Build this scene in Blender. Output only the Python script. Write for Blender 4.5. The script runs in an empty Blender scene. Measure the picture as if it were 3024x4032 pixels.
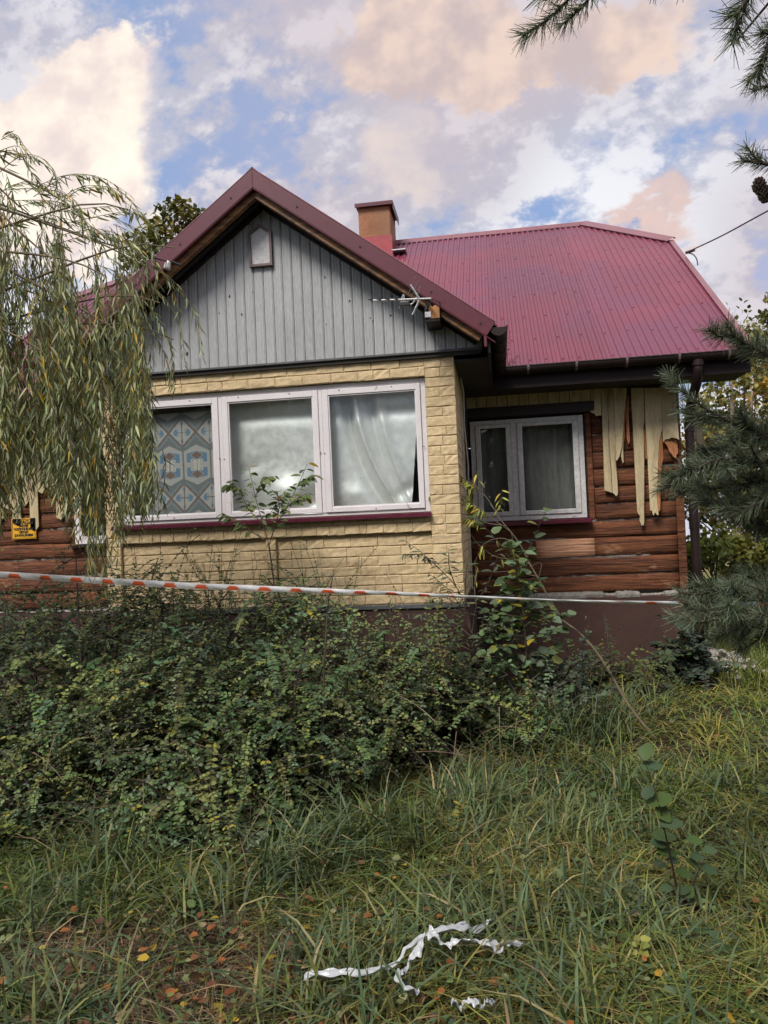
import bpy, bmesh, math, random
import numpy as np
from mathutils import Vector, Matrix
SC = bpy.context.scene
COL = SC.collection
rng = np.random.default_rng(7)
random.seed(7)
R_ = math.radians

# ------------------------------------------------------------------ camera
EYE = 1.66
FPX, PS = 3028.0, 3024 / 1659.0            # focal length in photo pixels; sketch pixels are the photo at 1659 wide
YAW, PITCH, ROLL = R_(8.55), R_(1.1), R_(2.5)
_f = np.array([-math.sin(YAW) * math.cos(PITCH), math.cos(YAW) * math.cos(PITCH), math.sin(PITCH)])
_r = np.array([math.cos(YAW), math.sin(YAW), 0.0])
_u = np.cross(_r, _f)
CR = math.cos(ROLL) * _r - math.sin(ROLL) * _u
CU = math.sin(ROLL) * _r + math.cos(ROLL) * _u
CF = _f
cam = bpy.data.cameras.new('camera')
cam.sensor_fit = 'VERTICAL'
cam.sensor_height = 36
cam.lens = FPX / 4032 * 36
cam.clip_start = 0.05
cam.clip_end = 5000
co = bpy.data.objects.new('camera', cam)
m = Matrix(((CR[0], CU[0], -CF[0], 0), (CR[1], CU[1], -CF[1], 0), (CR[2], CU[2], -CF[2], EYE), (0, 0, 0, 1)))
co.matrix_world = m
COL.objects.link(co)
SC.camera = co


def ray(x, y):
    return CR * ((x * PS - 1512) / FPX) + CU * (-(y * PS - 2016) / FPX) + CF


def at(x, y, Y):                              # where the sight line through a point of the photo crosses depth Y
    d = ray(x, y)
    return d * (Y / d[1]) + np.array([0, 0, EYE])


def atz(x, y, z):
    d = ray(x, y)
    return d * ((z - EYE) / d[2]) + np.array([0, 0, EYE])


# ------------------------------------------------------------------ sky, sun, exposure
SUN_EL, SUN_AZ = R_(50), R_(203)              # azimuth clockwise from +Y: behind the photographer, a little to the left
SC.view_settings.view_transform = 'Standard'
SC.view_settings.look = 'None'
SC.view_settings.gamma = 1
SC.view_settings.use_curve_mapping = False
SC.view_settings.exposure = 1.34
SC.render.engine = 'CYCLES'
SC.cycles.use_denoising = True
SC.cycles.max_bounces = 4
SC.cycles.adaptive_threshold = 0.02
SC.cycles.transparent_max_bounces = 12
SC.cycles.diffuse_bounces = 2
SC.cycles.glossy_bounces = 3
SC.cycles.transmission_bounces = 4

sun = bpy.data.lights.new('sun', 'SUN')
sun.energy = 1.5
sun.angle = R_(22)
sun.color = (1.0, 0.95, 0.88)
so = bpy.data.objects.new('sun', sun)
sd = Vector((math.sin(SUN_AZ) * math.cos(SUN_EL), math.cos(SUN_AZ) * math.cos(SUN_EL), math.sin(SUN_EL)))
so.rotation_euler = sd.to_track_quat('Z', 'Y').to_euler()
COL.objects.link(so)


class NT:
    """small node-tree writer"""
    def __init__(s, nt):
        s.nt = nt
        nt.nodes.clear()

    def n(s, typ, ins=None, **kw):
        nd = s.nt.nodes.new(typ)
        for k, v in kw.items():
            setattr(nd, k, v)
        for k, v in (ins or {}).items():
            sock = nd.inputs[k]
            if isinstance(v, bpy.types.NodeSocket):
                s.nt.links.new(v, sock)
            else:
                sock.default_value = v
        return nd

    def math(s, op, a, b=0.0, clamp=False):
        return s.n('ShaderNodeMath', {0: a, 1: b}, operation=op, use_clamp=clamp).outputs[0]

    def ramp(s, fac, lo, hi, a=0.0, b=1.0):
        return s.n('ShaderNodeMapRange', {0: fac, 1: lo, 2: hi, 3: a, 4: b}, interpolation_type='SMOOTHSTEP').outputs[0]

    def mix(s, fac, a, b, typ='MIX'):
        nd = s.nt.nodes.new('ShaderNodeMix')
        nd.data_type = 'RGBA'
        nd.blend_type = typ
        for sock, v in ((nd.inputs[0], fac), (nd.inputs[6], a), (nd.inputs[7], b)):
            if isinstance(v, bpy.types.NodeSocket):
                s.nt.links.new(v, sock)
            elif isinstance(v, (int, float)):
                sock.default_value = v
            else:
                sock.default_value = (*v, 1)
        return nd.outputs[2]

    def noise(s, vec, scale, detail=4, rough=0.55, dist=0.0):
        return s.n('ShaderNodeTexNoise', {'Vector': vec, 'Scale': scale, 'Detail': detail, 'Roughness': rough, 'Distortion': dist})

    def link(s, a, b):
        s.nt.links.new(a, b)


def build_world():
    w = bpy.data.worlds.new('World')
    SC.world = w
    w.use_nodes = True
    t = NT(w.node_tree)
    tc = t.n('ShaderNodeTexCoord').outputs['Generated']
    sx = t.n('ShaderNodeSeparateXYZ', {0: tc})
    X, Y, Z = sx.outputs
    zc = t.math('MAXIMUM', Z, 0.015)
    vec = t.n('ShaderNodeCombineXYZ', {0: X, 1: Y, 2: zc}).outputs[0]
    sky = t.n('ShaderNodeTexSky', {'Vector': vec}, sky_type='NISHITA', sun_disc=False, sun_elevation=SUN_EL, sun_rotation=SUN_AZ,
              air_density=1.0, dust_density=1.2, ozone_density=1.5).outputs[0]
    # cloud deck: the view direction meets a flat sheet above
    den = t.math('ADD', zc, 0.60)
    cu = t.math('DIVIDE', X, den)
    cv = t.math('DIVIDE', Y, den)
    p = t.n('ShaderNodeCombineXYZ', {0: cu, 1: cv, 2: 0.3}).outputs[0]
    st = t.n('ShaderNodeMapping', {'Vector': p, 'Rotation': (0, 0, 0.6), 'Scale': (1.0, 1.2, 1.0)}).outputs[0]
    n1 = t.noise(st, 3.2, 5, 0.58).outputs['Fac']
    n2 = t.noise(st, 15.0, 5, 0.60).outputs['Fac']
    n3 = t.noise(p, 2.0, 2, 0.5).outputs['Fac']
    # direction coordinates for the named clouds in view: bearing X/Y and height Z/Y of the northern half of the sky
    ys = t.math('MAXIMUM', Y, 0.05)
    bx = t.math('DIVIDE', X, ys)
    bz = t.math('DIVIDE', Z, ys)
    q = t.n('ShaderNodeCombineXYZ', {0: bx, 1: bz, 2: 0.0}).outputs[0]
    qn = t.noise(q, 5.5, 5, 0.6)
    qn2 = t.noise(q, 13.0, 3, 0.6).outputs['Fac']

    wx = t.math('MULTIPLY', t.math('SUBTRACT', n1, 0.5), 0.36)
    wz = t.math('MULTIPLY', t.math('SUBTRACT', n2, 0.5), 0.26)

    def blob(cx, cz, rx, rz, amp=0.55):
        a = t.math('DIVIDE', t.math('SUBTRACT', t.math('ADD', bx, wx), cx), rx)
        b = t.math('DIVIDE', t.math('SUBTRACT', t.math('ADD', bz, wz), cz), rz)
        d = t.math('ADD', t.math('MULTIPLY', a, a), t.math('MULTIPLY', b, b))
        g = t.math('POWER', 2.718, t.math('MULTIPLY', d, -1.0))
        return t.math('ADD', g, t.math('MULTIPLY', t.math('SUBTRACT', qn.outputs['Fac'], 0.5), amp * 2))

    blue = t.mix(1.0, sky, (0.62, 0.86, 1.25), 'MULTIPLY')
    blue = t.mix(0.7, blue, (3.7, 5.1, 8.0))
    low = t.math('ADD', t.math('MULTIPLY', n1, 0.50), t.math('MULTIPLY', n2, 0.50))
    gap = t.ramp(low, 0.41, 0.50)
    puff = t.ramp(t.math('ADD', t.math('MULTIPLY', n2, 0.75), t.math('MULTIPLY', qn2, 0.25)), 0.465, 0.58)
    shade = t.ramp(n3, 0.42, 0.62)
    lo_c = t.mix(shade, (5.9, 6.3, 7.8), (5.0, 5.1, 6.1))
    hi_c = t.mix(shade, (9.2, 9.3, 9.8), (7.2, 7.1, 7.8))
    grey = t.mix(puff, lo_c, hi_c)
    c = t.mix(gap, blue, grey)
    # faint rosy banks
    rose = t.math('MULTIPLY', t.ramp(n3, 0.50, 0.66), 0.35)
    c = t.mix(rose, c, (7.6, 6.0, 6.0))

    def cloud(c, field, lo, hi, edge, core):
        mk = t.ramp(field, lo, hi)
        tone = t.ramp(t.math('ADD', t.math('MULTIPLY', qn2, 0.5), t.math('MULTIPLY', qn.outputs['Fac'], 0.5)), 0.40, 0.60)
        return t.mix(mk, c, t.mix(tone, edge, core))

    def P(px, py):
        d = ray(px, py)
        return d[0] / d[1], d[2] / d[1]
    blobs = (
        ((1090, 80), (0.25, 0.088), 0.34, 0.58, (6.3, 5.2, 5.2), (8.8, 6.9, 6.0), 0.45),
        ((120, 400), (0.17, 0.13), 0.31, 0.56, (9.0, 7.6, 7.2), (11.6, 10.6, 9.0), 0.40),
        ((175, 225), (0.13, 0.095), 0.31, 0.56, (8.8, 7.5, 7.2), (11.0, 9.8, 8.5), 0.40),
        ((1395, 470), (0.08, 0.055), 0.30, 0.80, (6.6, 5.5, 5.6), (8.2, 6.2, 5.7), 0.40),
        ((930, 330), (0.07, 0.10), 0.40, 0.85, (6.6, 6.0, 6.4), (8.0, 6.9, 6.6), 0.40),
    )
    for (pc, rr, lo, hi, e, k, amp) in blobs:
        cx, cz = P(*pc)
        north = t.ramp(Y, 0.05, 0.25)
        f = t.math('MULTIPLY', blob(cx, cz, rr[0], rr[1], amp), north)
        c = cloud(c, f, lo, hi, e, k)
    # haze towards the horizon
    hz = t.ramp(Z, 0.26, 0.0, 0.0, 0.6)
    c = t.mix(hz, c, (7.6, 7.6, 8.2))
    c = t.mix(1.0, c, (0.66, 0.66, 0.66), 'MULTIPLY')
    bg = t.n('ShaderNodeBackground', {'Color': c, 'Strength': 0.060})
    out = t.n('ShaderNodeOutputWorld')
    t.link(bg.outputs[0], out.inputs[0])


build_world()
SC.world.cycles.sampling_method = 'MANUAL'
SC.world.cycles.sample_map_resolution = 256

# ------------------------------------------------------------------ object helpers
MATS = {}


def link(o, parent=None):
    COL.objects.link(o)
    if parent is not None:
        o.parent = parent
    return o


def tag(o, label=None, cat=None, group=None, kind=None):
    for k, v in (('label', label), ('category', cat), ('group', group), ('kind', kind)):
        if v:
            o[k] = v
    return o


def empty(name, loc=(0, 0, 0), label=None, cat=None, group=None, parent=None):
    o = bpy.data.objects.new(name, None)
    o.location = loc
    o.empty_display_size = 0.2
    link(o, parent)
    return tag(o, label, cat, group)


def obj(name, v, f, mat, parent=None, smooth=False, col=None):
    """one mesh object from lists of vertices and faces (world coordinates; parents sit unrotated)"""
    me = bpy.data.meshes.new(name)
    v = np.asarray(v, float)
    if parent is not None:
        w = parent.matrix_basis.translation.copy()
        pp = parent.parent
        while pp is not None:
            w += pp.matrix_basis.translation
            pp = pp.parent
        v = v - np.array(w)
    me.from_pydata(v.tolist(), [], [list(map(int, q)) for q in f])
    me.materials.append(MATS[mat] if isinstance(mat, str) else mat)
    if smooth:
        me.polygons.foreach_set('use_smooth', [True] * len(me.polygons))
    if col is not None:
        a = me.color_attributes.new('Col', 'FLOAT_COLOR', 'POINT')
        c4 = np.ones((len(v), 4), np.float32)
        c4[:, :3] = col
        a.data.foreach_set('color', c4.ravel())
    me.update()
    return link(bpy.data.objects.new(name, me), parent)


def fast(name, V, Q, T, mat, parent=None, col=None, smooth=False):
    """bulk mesh: V (n,3), quads Q (m,4), tris T (k,3)"""
    V = np.ascontiguousarray(V, np.float32)
    if parent is not None:
        w = parent.matrix_basis.translation.copy()
        if parent.parent is not None:
            w += parent.parent.matrix_basis.translation
        V = V - np.array(w, np.float32)
    Q = np.zeros((0, 4), np.int32) if Q is None else np.asarray(Q, np.int32)
    T = np.zeros((0, 3), np.int32) if T is None else np.asarray(T, np.int32)
    me = bpy.data.meshes.new(name)
    me.vertices.add(len(V))
    me.vertices.foreach_set('co', V.ravel())
    lv = np.concatenate([Q.ravel(), T.ravel()]).astype(np.int32)
    me.loops.add(len(lv))
    me.loops.foreach_set('vertex_index', lv)
    n = len(Q) + len(T)
    me.polygons.add(n)
    ls = np.concatenate([np.arange(len(Q)) * 4, len(Q) * 4 + np.arange(len(T)) * 3]).astype(np.int32)
    me.polygons.foreach_set('loop_start', ls)
    me.polygons.foreach_set('loop_total', np.concatenate([np.full(len(Q), 4), np.full(len(T), 3)]).astype(np.int32))
    if smooth:
        me.polygons.foreach_set('use_smooth', np.ones(n, bool))
    if col is not None:
        a = me.color_attributes.new('Col', 'FLOAT_COLOR', 'POINT')
        c4 = np.ones((len(V), 4), np.float32)
        c4[:, :3] = col
        a.data.foreach_set('color', c4.ravel())
    me.materials.append(MATS[mat])
    me.update(calc_edges=True)
    return link(bpy.data.objects.new(name, me), parent)


class MB:
    """collects shapes for one mesh"""
    def __init__(s):
        s.v, s.f, s.c = [], [], []

    def add(s, v, f, c=None):
        n = len(s.v)
        s.v += [tuple(p) for p in v]
        s.f += [tuple(i + n for i in q) for q in f]
        if c is not None:
            s.c += [c] * len(v)
        return s

    def box(s, x0, x1, y0, y1, z0, z1, c=None):
        v = [(x, y, z) for x in (x0, x1) for y in (y0, y1) for z in (z0, z1)]
        return s.add(v, [(0, 1, 3, 2), (4, 6, 7, 5), (0, 4, 5, 1), (2, 3, 7, 6), (0, 2, 6, 4), (1, 5, 7, 3)], c)

    def prism(s, pts, y0, y1, c=None):
        """outline pts (x,z) extruded along y"""
        a = sum(pts[i][0] * pts[(i + 1) % len(pts)][1] - pts[(i + 1) % len(pts)][0] * pts[i][1] for i in range(len(pts)))
        if a < 0:
            pts = pts[::-1]
        n = len(pts)
        v = [(x, y0, z) for x, z in pts] + [(x, y1, z) for x, z in pts]
        f = [tuple(range(n)), tuple(range(2 * n - 1, n - 1, -1))] + [(i, i + n, (i + 1) % n + n, (i + 1) % n) for i in range(n)]
        return s.add(v, f, c)

    def tube(s, pts, r, n=6, cap=True, c=None):
        pts = [np.array(p, float) for p in pts]
        rr = r if hasattr(r, '__len__') else [r] * len(pts)
        v, f = [], []
        pu = None
        for i, p in enumerate(pts):
            d = pts[min(i + 1, len(pts) - 1)] - pts[max(i - 1, 0)]
            d = d / (np.linalg.norm(d) + 1e-9)
            if pu is None:
                pu = np.cross(d, (0, 0, 1) if abs(d[2]) < 0.9 else (1, 0, 0))
            pu = pu - d * (pu @ d)
            pu /= np.linalg.norm(pu) + 1e-9
            w = np.cross(d, pu)
            for k in range(n):
                a = 2 * math.pi * k / n
                v.append(p + rr[i] * (pu * math.cos(a) + w * math.sin(a)))
        for i in range(len(pts) - 1):
            for k in range(n):
                f.append((i * n + k, i * n + (k + 1) % n, (i + 1) * n + (k + 1) % n, (i + 1) * n + k))
        if cap:
            f.append(tuple(range(n - 1, -1, -1)))
            f.append(tuple(range((len(pts) - 1) * n, len(pts) * n)))
        return s.add(v, f, c)

    def build(s, name, mat, parent=None, smooth=False):
        return obj(name, s.v, s.f, mat, parent, smooth, np.array(s.c, np.float32) if s.c else None)


def bevel(o, w, seg=1):
    bm = bmesh.new()
    bm.from_mesh(o.data)
    bmesh.ops.bevel(bm, geom=bm.edges[:], offset=w, segments=seg, profile=0.6, affect='EDGES', clamp_overlap=True)
    bm.to_mesh(o.data)
    bm.free()
    return o


# ------------------------------------------------------------------ materials
def surf(name, col, rough=0.6, var=0.25, scale=6.0, col2=None, stretch=(1, 1, 1), bump=0.0, bscale=40.0, metallic=0.0, spec=0.5,
         coat=0.0, rnd=0.0, stain=None, stain_scale=1.5, stain_lo=0.55, stain_hi=0.7, attr=False, fine=0.12):
    mt = bpy.data.materials.new(name)
    MATS[name] = mt
    mt.use_nodes = True
    t = NT(mt.node_tree)
    pos = t.n('ShaderNodeNewGeometry').outputs['Position']
    vec = t.n('ShaderNodeMapping', {'Vector': pos, 'Scale': stretch}).outputs[0]
    nz = t.noise(vec, scale, 3, 0.6).outputs['Fac']
    fn = t.noise(vec, scale * 9, 2, 0.6).outputs['Fac']
    if attr:
        base = t.n('ShaderNodeAttribute', attribute_name='Col').outputs['Color']
    else:
        base = None
    c2 = col2 or tuple(max(0, x * (1 - var)) for x in col)
    c = t.mix(t.ramp(nz, 0.32, 0.68), base if attr else c2, base if attr else col)
    if attr:
        c = t.mix(1.0, c, t.n('ShaderNodeCombineColor', {0: t.ramp(nz, 0.3, 0.7, 1 - var, 1.0), 1: t.ramp(nz, 0.3, 0.7, 1 - var, 1.0), 2: t.ramp(nz, 0.3, 0.7, 1 - var, 1.0)}).outputs[0], 'MULTIPLY')
    k = t.ramp(fn, 0.3, 0.7, 1 - fine, 1 + fine)
    c = t.mix(1.0, c, t.n('ShaderNodeCombineColor', {0: k, 1: k, 2: k}).outputs[0], 'MULTIPLY')
    if stain:
        sn = t.noise(vec, stain_scale, 5, 0.65).outputs['Fac']
        c = t.mix(t.ramp(sn, stain_lo, stain_hi), c, stain)
    if rnd:
        r = t.n('ShaderNodeObjectInfo').outputs['Random']
        k = t.n('ShaderNodeMapRange', {0: r, 1: 0.0, 2: 1.0, 3: 1 - rnd, 4: 1 + rnd}).outputs[0]
        c = t.mix(1.0, c, t.n('ShaderNodeCombineColor', {0: k, 1: k, 2: k}).outputs[0], 'MULTIPLY')
    ins = {'Base Color': c, 'Roughness': t.ramp(fn, 0.2, 0.8, max(0.02, rough - 0.08), min(1, rough + 0.08)), 'Metallic': metallic, 'Specular IOR Level': spec,
           'Coat Weight': coat, 'Coat Roughness': 0.25}
    if bump:
        bn = t.noise(vec, bscale, 3, 0.65).outputs['Fac']
        ins['Normal'] = t.n('ShaderNodeBump', {'Height': bn, 'Strength': bump, 'Distance': 0.01}).outputs[0]
    b = t.n('ShaderNodeBsdfPrincipled', ins)
    o = t.n('ShaderNodeOutputMaterial')
    t.link(b.outputs[0], o.inputs[0])
    return mt


def leafmat(name, trans=0.3, rough=0.5, spec=0.22, var=0.25):
    mt = bpy.data.materials.new(name)
    MATS[name] = mt
    mt.use_nodes = True
    t = NT(mt.node_tree)
    c = t.n('ShaderNodeAttribute', attribute_name='Col').outputs['Color']
    b = t.n('ShaderNodeBsdfPrincipled', {'Base Color': c, 'Roughness': rough, 'Specular IOR Level': spec})
    if trans:
        tr = t.n('ShaderNodeBsdfTranslucent', {'Color': t.mix(1.0, c, (1.15, 1.2, 0.6), 'MULTIPLY')})
        mx = t.n('ShaderNodeMixShader', {0: trans, 1: b.outputs[0], 2: tr.outputs[0]})
        sh = mx.outputs[0]
    else:
        sh = b.outputs[0]
    t.link(sh, t.n('ShaderNodeOutputMaterial').inputs[0])
    return mt


def logmat(name, c1, c2, scuff, lo=0.60, hi=0.70, rnd=0.12):
    mt = bpy.data.materials.new(name)
    MATS[name] = mt
    mt.use_nodes = True
    t = NT(mt.node_tree)
    pos = t.n('ShaderNodeNewGeometry').outputs['Position']
    v1 = t.n('ShaderNodeMapping', {'Vector': pos, 'Scale': (1.2, 4, 14)}).outputs[0]
    v2 = t.n('ShaderNodeMapping', {'Vector': pos, 'Scale': (1.3, 12, 42)}).outputs[0]
    v3 = t.n('ShaderNodeMapping', {'Vector': pos, 'Scale': (2.2, 2, 5)}).outputs[0]
    g1 = t.noise(v1, 2.0, 6, 0.6, 0.4).outputs['Fac']
    g2 = t.noise(v2, 1.5, 6, 0.7, 0.6).outputs['Fac']
    sn = t.noise(v3, 1.3, 8, 0.68).outputs['Fac']
    c = t.mix(t.ramp(g1, 0.35, 0.65), c1, c2)
    c = t.mix(t.ramp(g2, 0.36, 0.46, 0.8, 0.0), c, tuple(x * 0.25 for x in c1))
    c = t.mix(t.ramp(sn, lo, hi, 0, 0.75), c, scuff)
    r = t.n('ShaderNodeObjectInfo').outputs['Random']
    k = t.n('ShaderNodeMapRange', {0: r, 1: 0.0, 2: 1.0, 3: 1 - rnd, 4: 1 + rnd}).outputs[0]
    c = t.mix(1.0, c, t.n('ShaderNodeCombineColor', {0: k, 1: k, 2: k}).outputs[0], 'MULTIPLY')
    h = t.math('ADD', t.math('MULTIPLY', g1, 0.5), g2)
    nb = t.n('ShaderNodeBump', {'Height': h, 'Strength': 1.0, 'Distance': 0.02}).outputs[0]
    b = t.n('ShaderNodeBsdfPrincipled', {'Base Color': c, 'Roughness': 0.55, 'Normal': nb, 'Specular IOR Level': 0.35})
    t.link(b.outputs[0], t.n('ShaderNodeOutputMaterial').inputs[0])
    return mt


def glassmat(name, tint=(0.92, 0.95, 0.94), refl=1.0, dirt=0.05):
    mt = bpy.data.materials.new(name)
    MATS[name] = mt
    mt.use_nodes = True
    t = NT(mt.node_tree)
    pos = t.n('ShaderNodeNewGeometry').outputs['Position']
    dn = t.noise(pos, 3.5, 7, 0.65).outputs['Fac']
    sp = t.noise(pos, 60, 2, 0.5).outputs['Fac']
    wob = t.noise(pos, 2.2, 2, 0.5).outputs['Fac']
    nb = t.n('ShaderNodeBump', {'Height': wob, 'Strength': 0.06, 'Distance': 0.05}).outputs[0]
    tr = t.n('ShaderNodeBsdfTransparent', {'Color': (*tint, 1)})
    gl = t.n('ShaderNodeBsdfGlossy', {'Color': (1, 1, 1, 1), 'Roughness': 0.02, 'Normal': nb})
    fc = t.n('ShaderNodeLayerWeight', {'Blend': 0.5}).outputs['Facing']
    fac = t.math('MULTIPLY', t.math('ADD', t.math('MULTIPLY', t.math('POWER', fc, 5.0), 0.96), 0.05), refl, True)
    mx = t.n('ShaderNodeMixShader', {0: fac, 1: tr.outputs[0], 2: gl.outputs[0]})
    df = t.n('ShaderNodeBsdfDiffuse', {'Color': (0.42, 0.42, 0.40, 1)})
    dd = t.math('MAXIMUM', t.ramp(dn, 0.45, 0.75, 0.005, dirt), t.ramp(sp, 0.745, 0.775, 0, 0.45))
    m2 = t.n('ShaderNodeMixShader', {0: dd, 1: mx.outputs[0], 2: df.outputs[0]})
    t.link(m2.outputs[0], t.n('ShaderNodeOutputMaterial').inputs[0])
    return mt


surf('yellow_paint', (0.64, 0.485, 0.275), 0.7, 0.12, 3.0, bump=0.3, bscale=70, rnd=0.07, stain=(0.36, 0.25, 0.13), stain_scale=3.2, stain_lo=0.56, stain_hi=0.76)
surf('yellow_joint', (0.56, 0.42, 0.235), 0.8, 0.2, 8.0, bump=0.4, bscale=60)
surf('plinth_render', (0.072, 0.034, 0.027), 0.85, 0.3, 2.2, bump=0.5, bscale=120, stain=(0.045, 0.026, 0.021), stain_scale=1.2)
surf('mortar', (0.31, 0.285, 0.25), 0.9, 0.35, 12, bump=0.9, bscale=50)
surf('grey_plank', (0.385, 0.392, 0.395), 0.55, 0.10, 5.0, stretch=(3, 1, 0.35), bump=0.12, bscale=60, rnd=0.05, stain=(0.27, 0.275, 0.275), stain_scale=1.1, stain_lo=0.56, stain_hi=0.78)
surf('grey_dark', (0.10, 0.10, 0.105), 0.6, 0.25, 8)
surf('dark_gap', (0.03, 0.026, 0.024), 0.8, 0.2, 8)
surf('roof_metal', (0.205, 0.032, 0.056), 0.42, 0.16, 1.3, metallic=0.0, spec=0.55, coat=0.28, stain=(0.155, 0.032, 0.066), stain_scale=0.9, stain_lo=0.42, stain_hi=0.62, rnd=0.10, fine=0.07, bump=0.05, bscale=5)
surf('flash_metal', (0.105, 0.012, 0.024), 0.5, 0.15, 2.0, coat=0.05, fine=0.05)
surf('cap_metal', (0.26, 0.10, 0.115), 0.35, 0.15, 2.0, coat=0.4, fine=0.05)
surf('sill_metal', (0.105, 0.014, 0.032), 0.35, 0.2, 3.0, coat=0.3)
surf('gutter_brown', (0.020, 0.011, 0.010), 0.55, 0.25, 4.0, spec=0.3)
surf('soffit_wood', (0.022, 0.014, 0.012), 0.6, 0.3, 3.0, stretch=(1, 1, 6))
surf('amber_wood', (0.30, 0.135, 0.036), 0.5, 0.5, 4.0, stretch=(1, 1, 8), col2=(0.10, 0.042, 0.015), bump=0.2)
surf('amber_end', (0.42, 0.19, 0.05), 0.55, 0.3, 9.0, col2=(0.25, 0.10, 0.03), bump=0.3)
surf('chimney_render', (0.36, 0.165, 0.085), 0.9, 0.25, 3.0, bump=0.8, bscale=60, stain=(0.27, 0.15, 0.09), stain_scale=1.6, stain_lo=0.5, stain_hi=0.7)
surf('red_flash', (0.36, 0.05, 0.06), 0.5, 0.2, 3.0)
surf('white_paint', (0.74, 0.70, 0.705), 0.45, 0.06, 5.0, stain=(0.40, 0.34, 0.30), stain_scale=9.0, stain_lo=0.66, stain_hi=0.70, bump=0.05, fine=0.03)
surf('white_upvc', (0.58, 0.565, 0.555), 0.35, 0.06, 3.0)
surf('cream_board', (0.58, 0.47, 0.275), 0.6, 0.22, 4.0, stretch=(5, 1, 0.6), bump=0.35, bscale=30, stain=(0.30, 0.20, 0.10), stain_scale=3.0, stain_lo=0.57, stain_hi=0.70, rnd=0.10)
surf('raw_wood', (0.46, 0.185, 0.065), 0.6, 0.4, 6.0, stretch=(8, 1, 0.6), col2=(0.28, 0.10, 0.035), bump=0.4)
surf('lintel_wood', (0.022, 0.012, 0.011), 0.55, 0.2, 4.0)
logmat('log_wood', (0.095, 0.031, 0.013), (0.215, 0.074, 0.029), (0.40, 0.21, 0.115), 0.57, 0.68)
logmat('log_worn', (0.50, 0.24, 0.13), (0.66, 0.36, 0.22), (0.28, 0.11, 0.055), 0.55, 0.72)
surf('silver_cloth', (0.78, 0.79, 0.77), 0.42, 0.06, 2.0, metallic=0.5, fine=0.04)
surf('net_cloth', (0.20, 0.20, 0.19), 0.85, 0.25, 6.0, stretch=(8, 1, 1))
surf('printed_cloth', (1, 1, 1), 0.85, 0.10, 20.0, stretch=(1, 1, 12), attr=True)
surf('printed_tape', (1, 1, 1), 0.30, 0.10, 9.0, attr=True, fine=0.04)
surf('white_film', (0.50, 0.51, 0.52), 0.30, 0.15, 8.0, bump=0.2, bscale=30, stain=(0.32, 0.30, 0.26), stain_scale=6.0, stain_lo=0.6, stain_hi=0.72)
surf('sign_yellow', (0.80, 0.42, 0.025), 0.4, 0.1, 6.0)
surf('sign_ink', (0.03, 0.022, 0.02), 0.5, 0.1, 6.0)
surf('alu', (0.62, 0.61, 0.60), 0.35, 0.2, 12, metallic=0.7)
surf('black_plastic', (0.025, 0.025, 0.025), 0.4, 0.2, 8)
surf('cable_black', (0.05, 0.05, 0.065), 0.5, 0.2, 8)
surf('porcelain', (0.60, 0.58, 0.52), 0.3, 0.2, 8)
surf('rubble', (0.50, 0.46, 0.40), 0.9, 0.35, 14, bump=0.8, bscale=40, rnd=0.2)
surf('interior', (0.16, 0.15, 0.14), 0.9, 0.2, 2)
surf('bark', (0.12, 0.085, 0.06), 0.9, 0.4, 18, stretch=(1, 1, 0.3), bump=0.8, bscale=60)
surf('bark_grey', (0.17, 0.14, 0.11), 0.85, 0.4, 18, stretch=(1, 1, 0.4), bump=0.6, bscale=60)
surf('bark_birch', (0.46, 0.36, 0.27), 0.8, 0.35, 8, stretch=(1, 1, 2))
surf('twig', (1, 1, 1), 0.7, 0.2, 10, attr=True)
leafmat('leaf', 0.14)
leafmat('grass_blade', 0.22, 0.52, 0.2)
leafmat('needle', 0.10, 0.5, 0.3)
glassmat('pane_glass')
glassmat('pane_dark', refl=2.6, dirt=0.05)


def groundmat():
    mt = bpy.data.materials.new('soil')
    MATS['soil'] = mt
    mt.use_nodes = True
    t = NT(mt.node_tree)
    pos = t.n('ShaderNodeNewGeometry').outputs['Position']
    a = t.noise(pos, 3.0, 8, 0.6).outputs['Fac']
    b2 = t.noise(pos, 45.0, 5, 0.7).outputs['Fac']
    far = t.n('ShaderNodeVectorMath', {0: pos}, operation='LENGTH').outputs['Value']
    c = t.mix(t.ramp(a, 0.35, 0.65), (0.016, 0.012, 0.008), (0.034, 0.024, 0.014))
    c = t.mix(t.ramp(b2, 0.45, 0.65, 0, 0.8), c, (0.10, 0.075, 0.035))
    field = t.mix(t.ramp(t.noise(pos, 0.05, 5).outputs['Fac'], 0.4, 0.6), (0.20, 0.17, 0.06), (0.13, 0.15, 0.04))
    c = t.mix(t.ramp(far, 14, 30), c, field)
    nb = t.n('ShaderNodeBump', {'Height': b2, 'Strength': 0.8, 'Distance': 0.03}).outputs[0]
    b = t.n('ShaderNodeBsdfPrincipled', {'Base Color': c, 'Roughness': 0.95, 'Normal': nb, 'Specular IOR Level': 0.2})
    t.link(b.outputs[0], t.n('ShaderNodeOutputMaterial').inputs[0])


groundmat()


# ------------------------------------------------------------------ ground
def gz(x, y):
    x = np.asarray(x, float)
    y = np.asarray(y, float)
    r = np.hypot(x, y - 6)
    return 0.03 * np.sin(x * 1.3 + 0.4) * np.sin(y * 1.1) + 0.018 * np.sin(x * 3.1 + y * 2.3) - 0.045 * np.maximum(0, r - 9)


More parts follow.
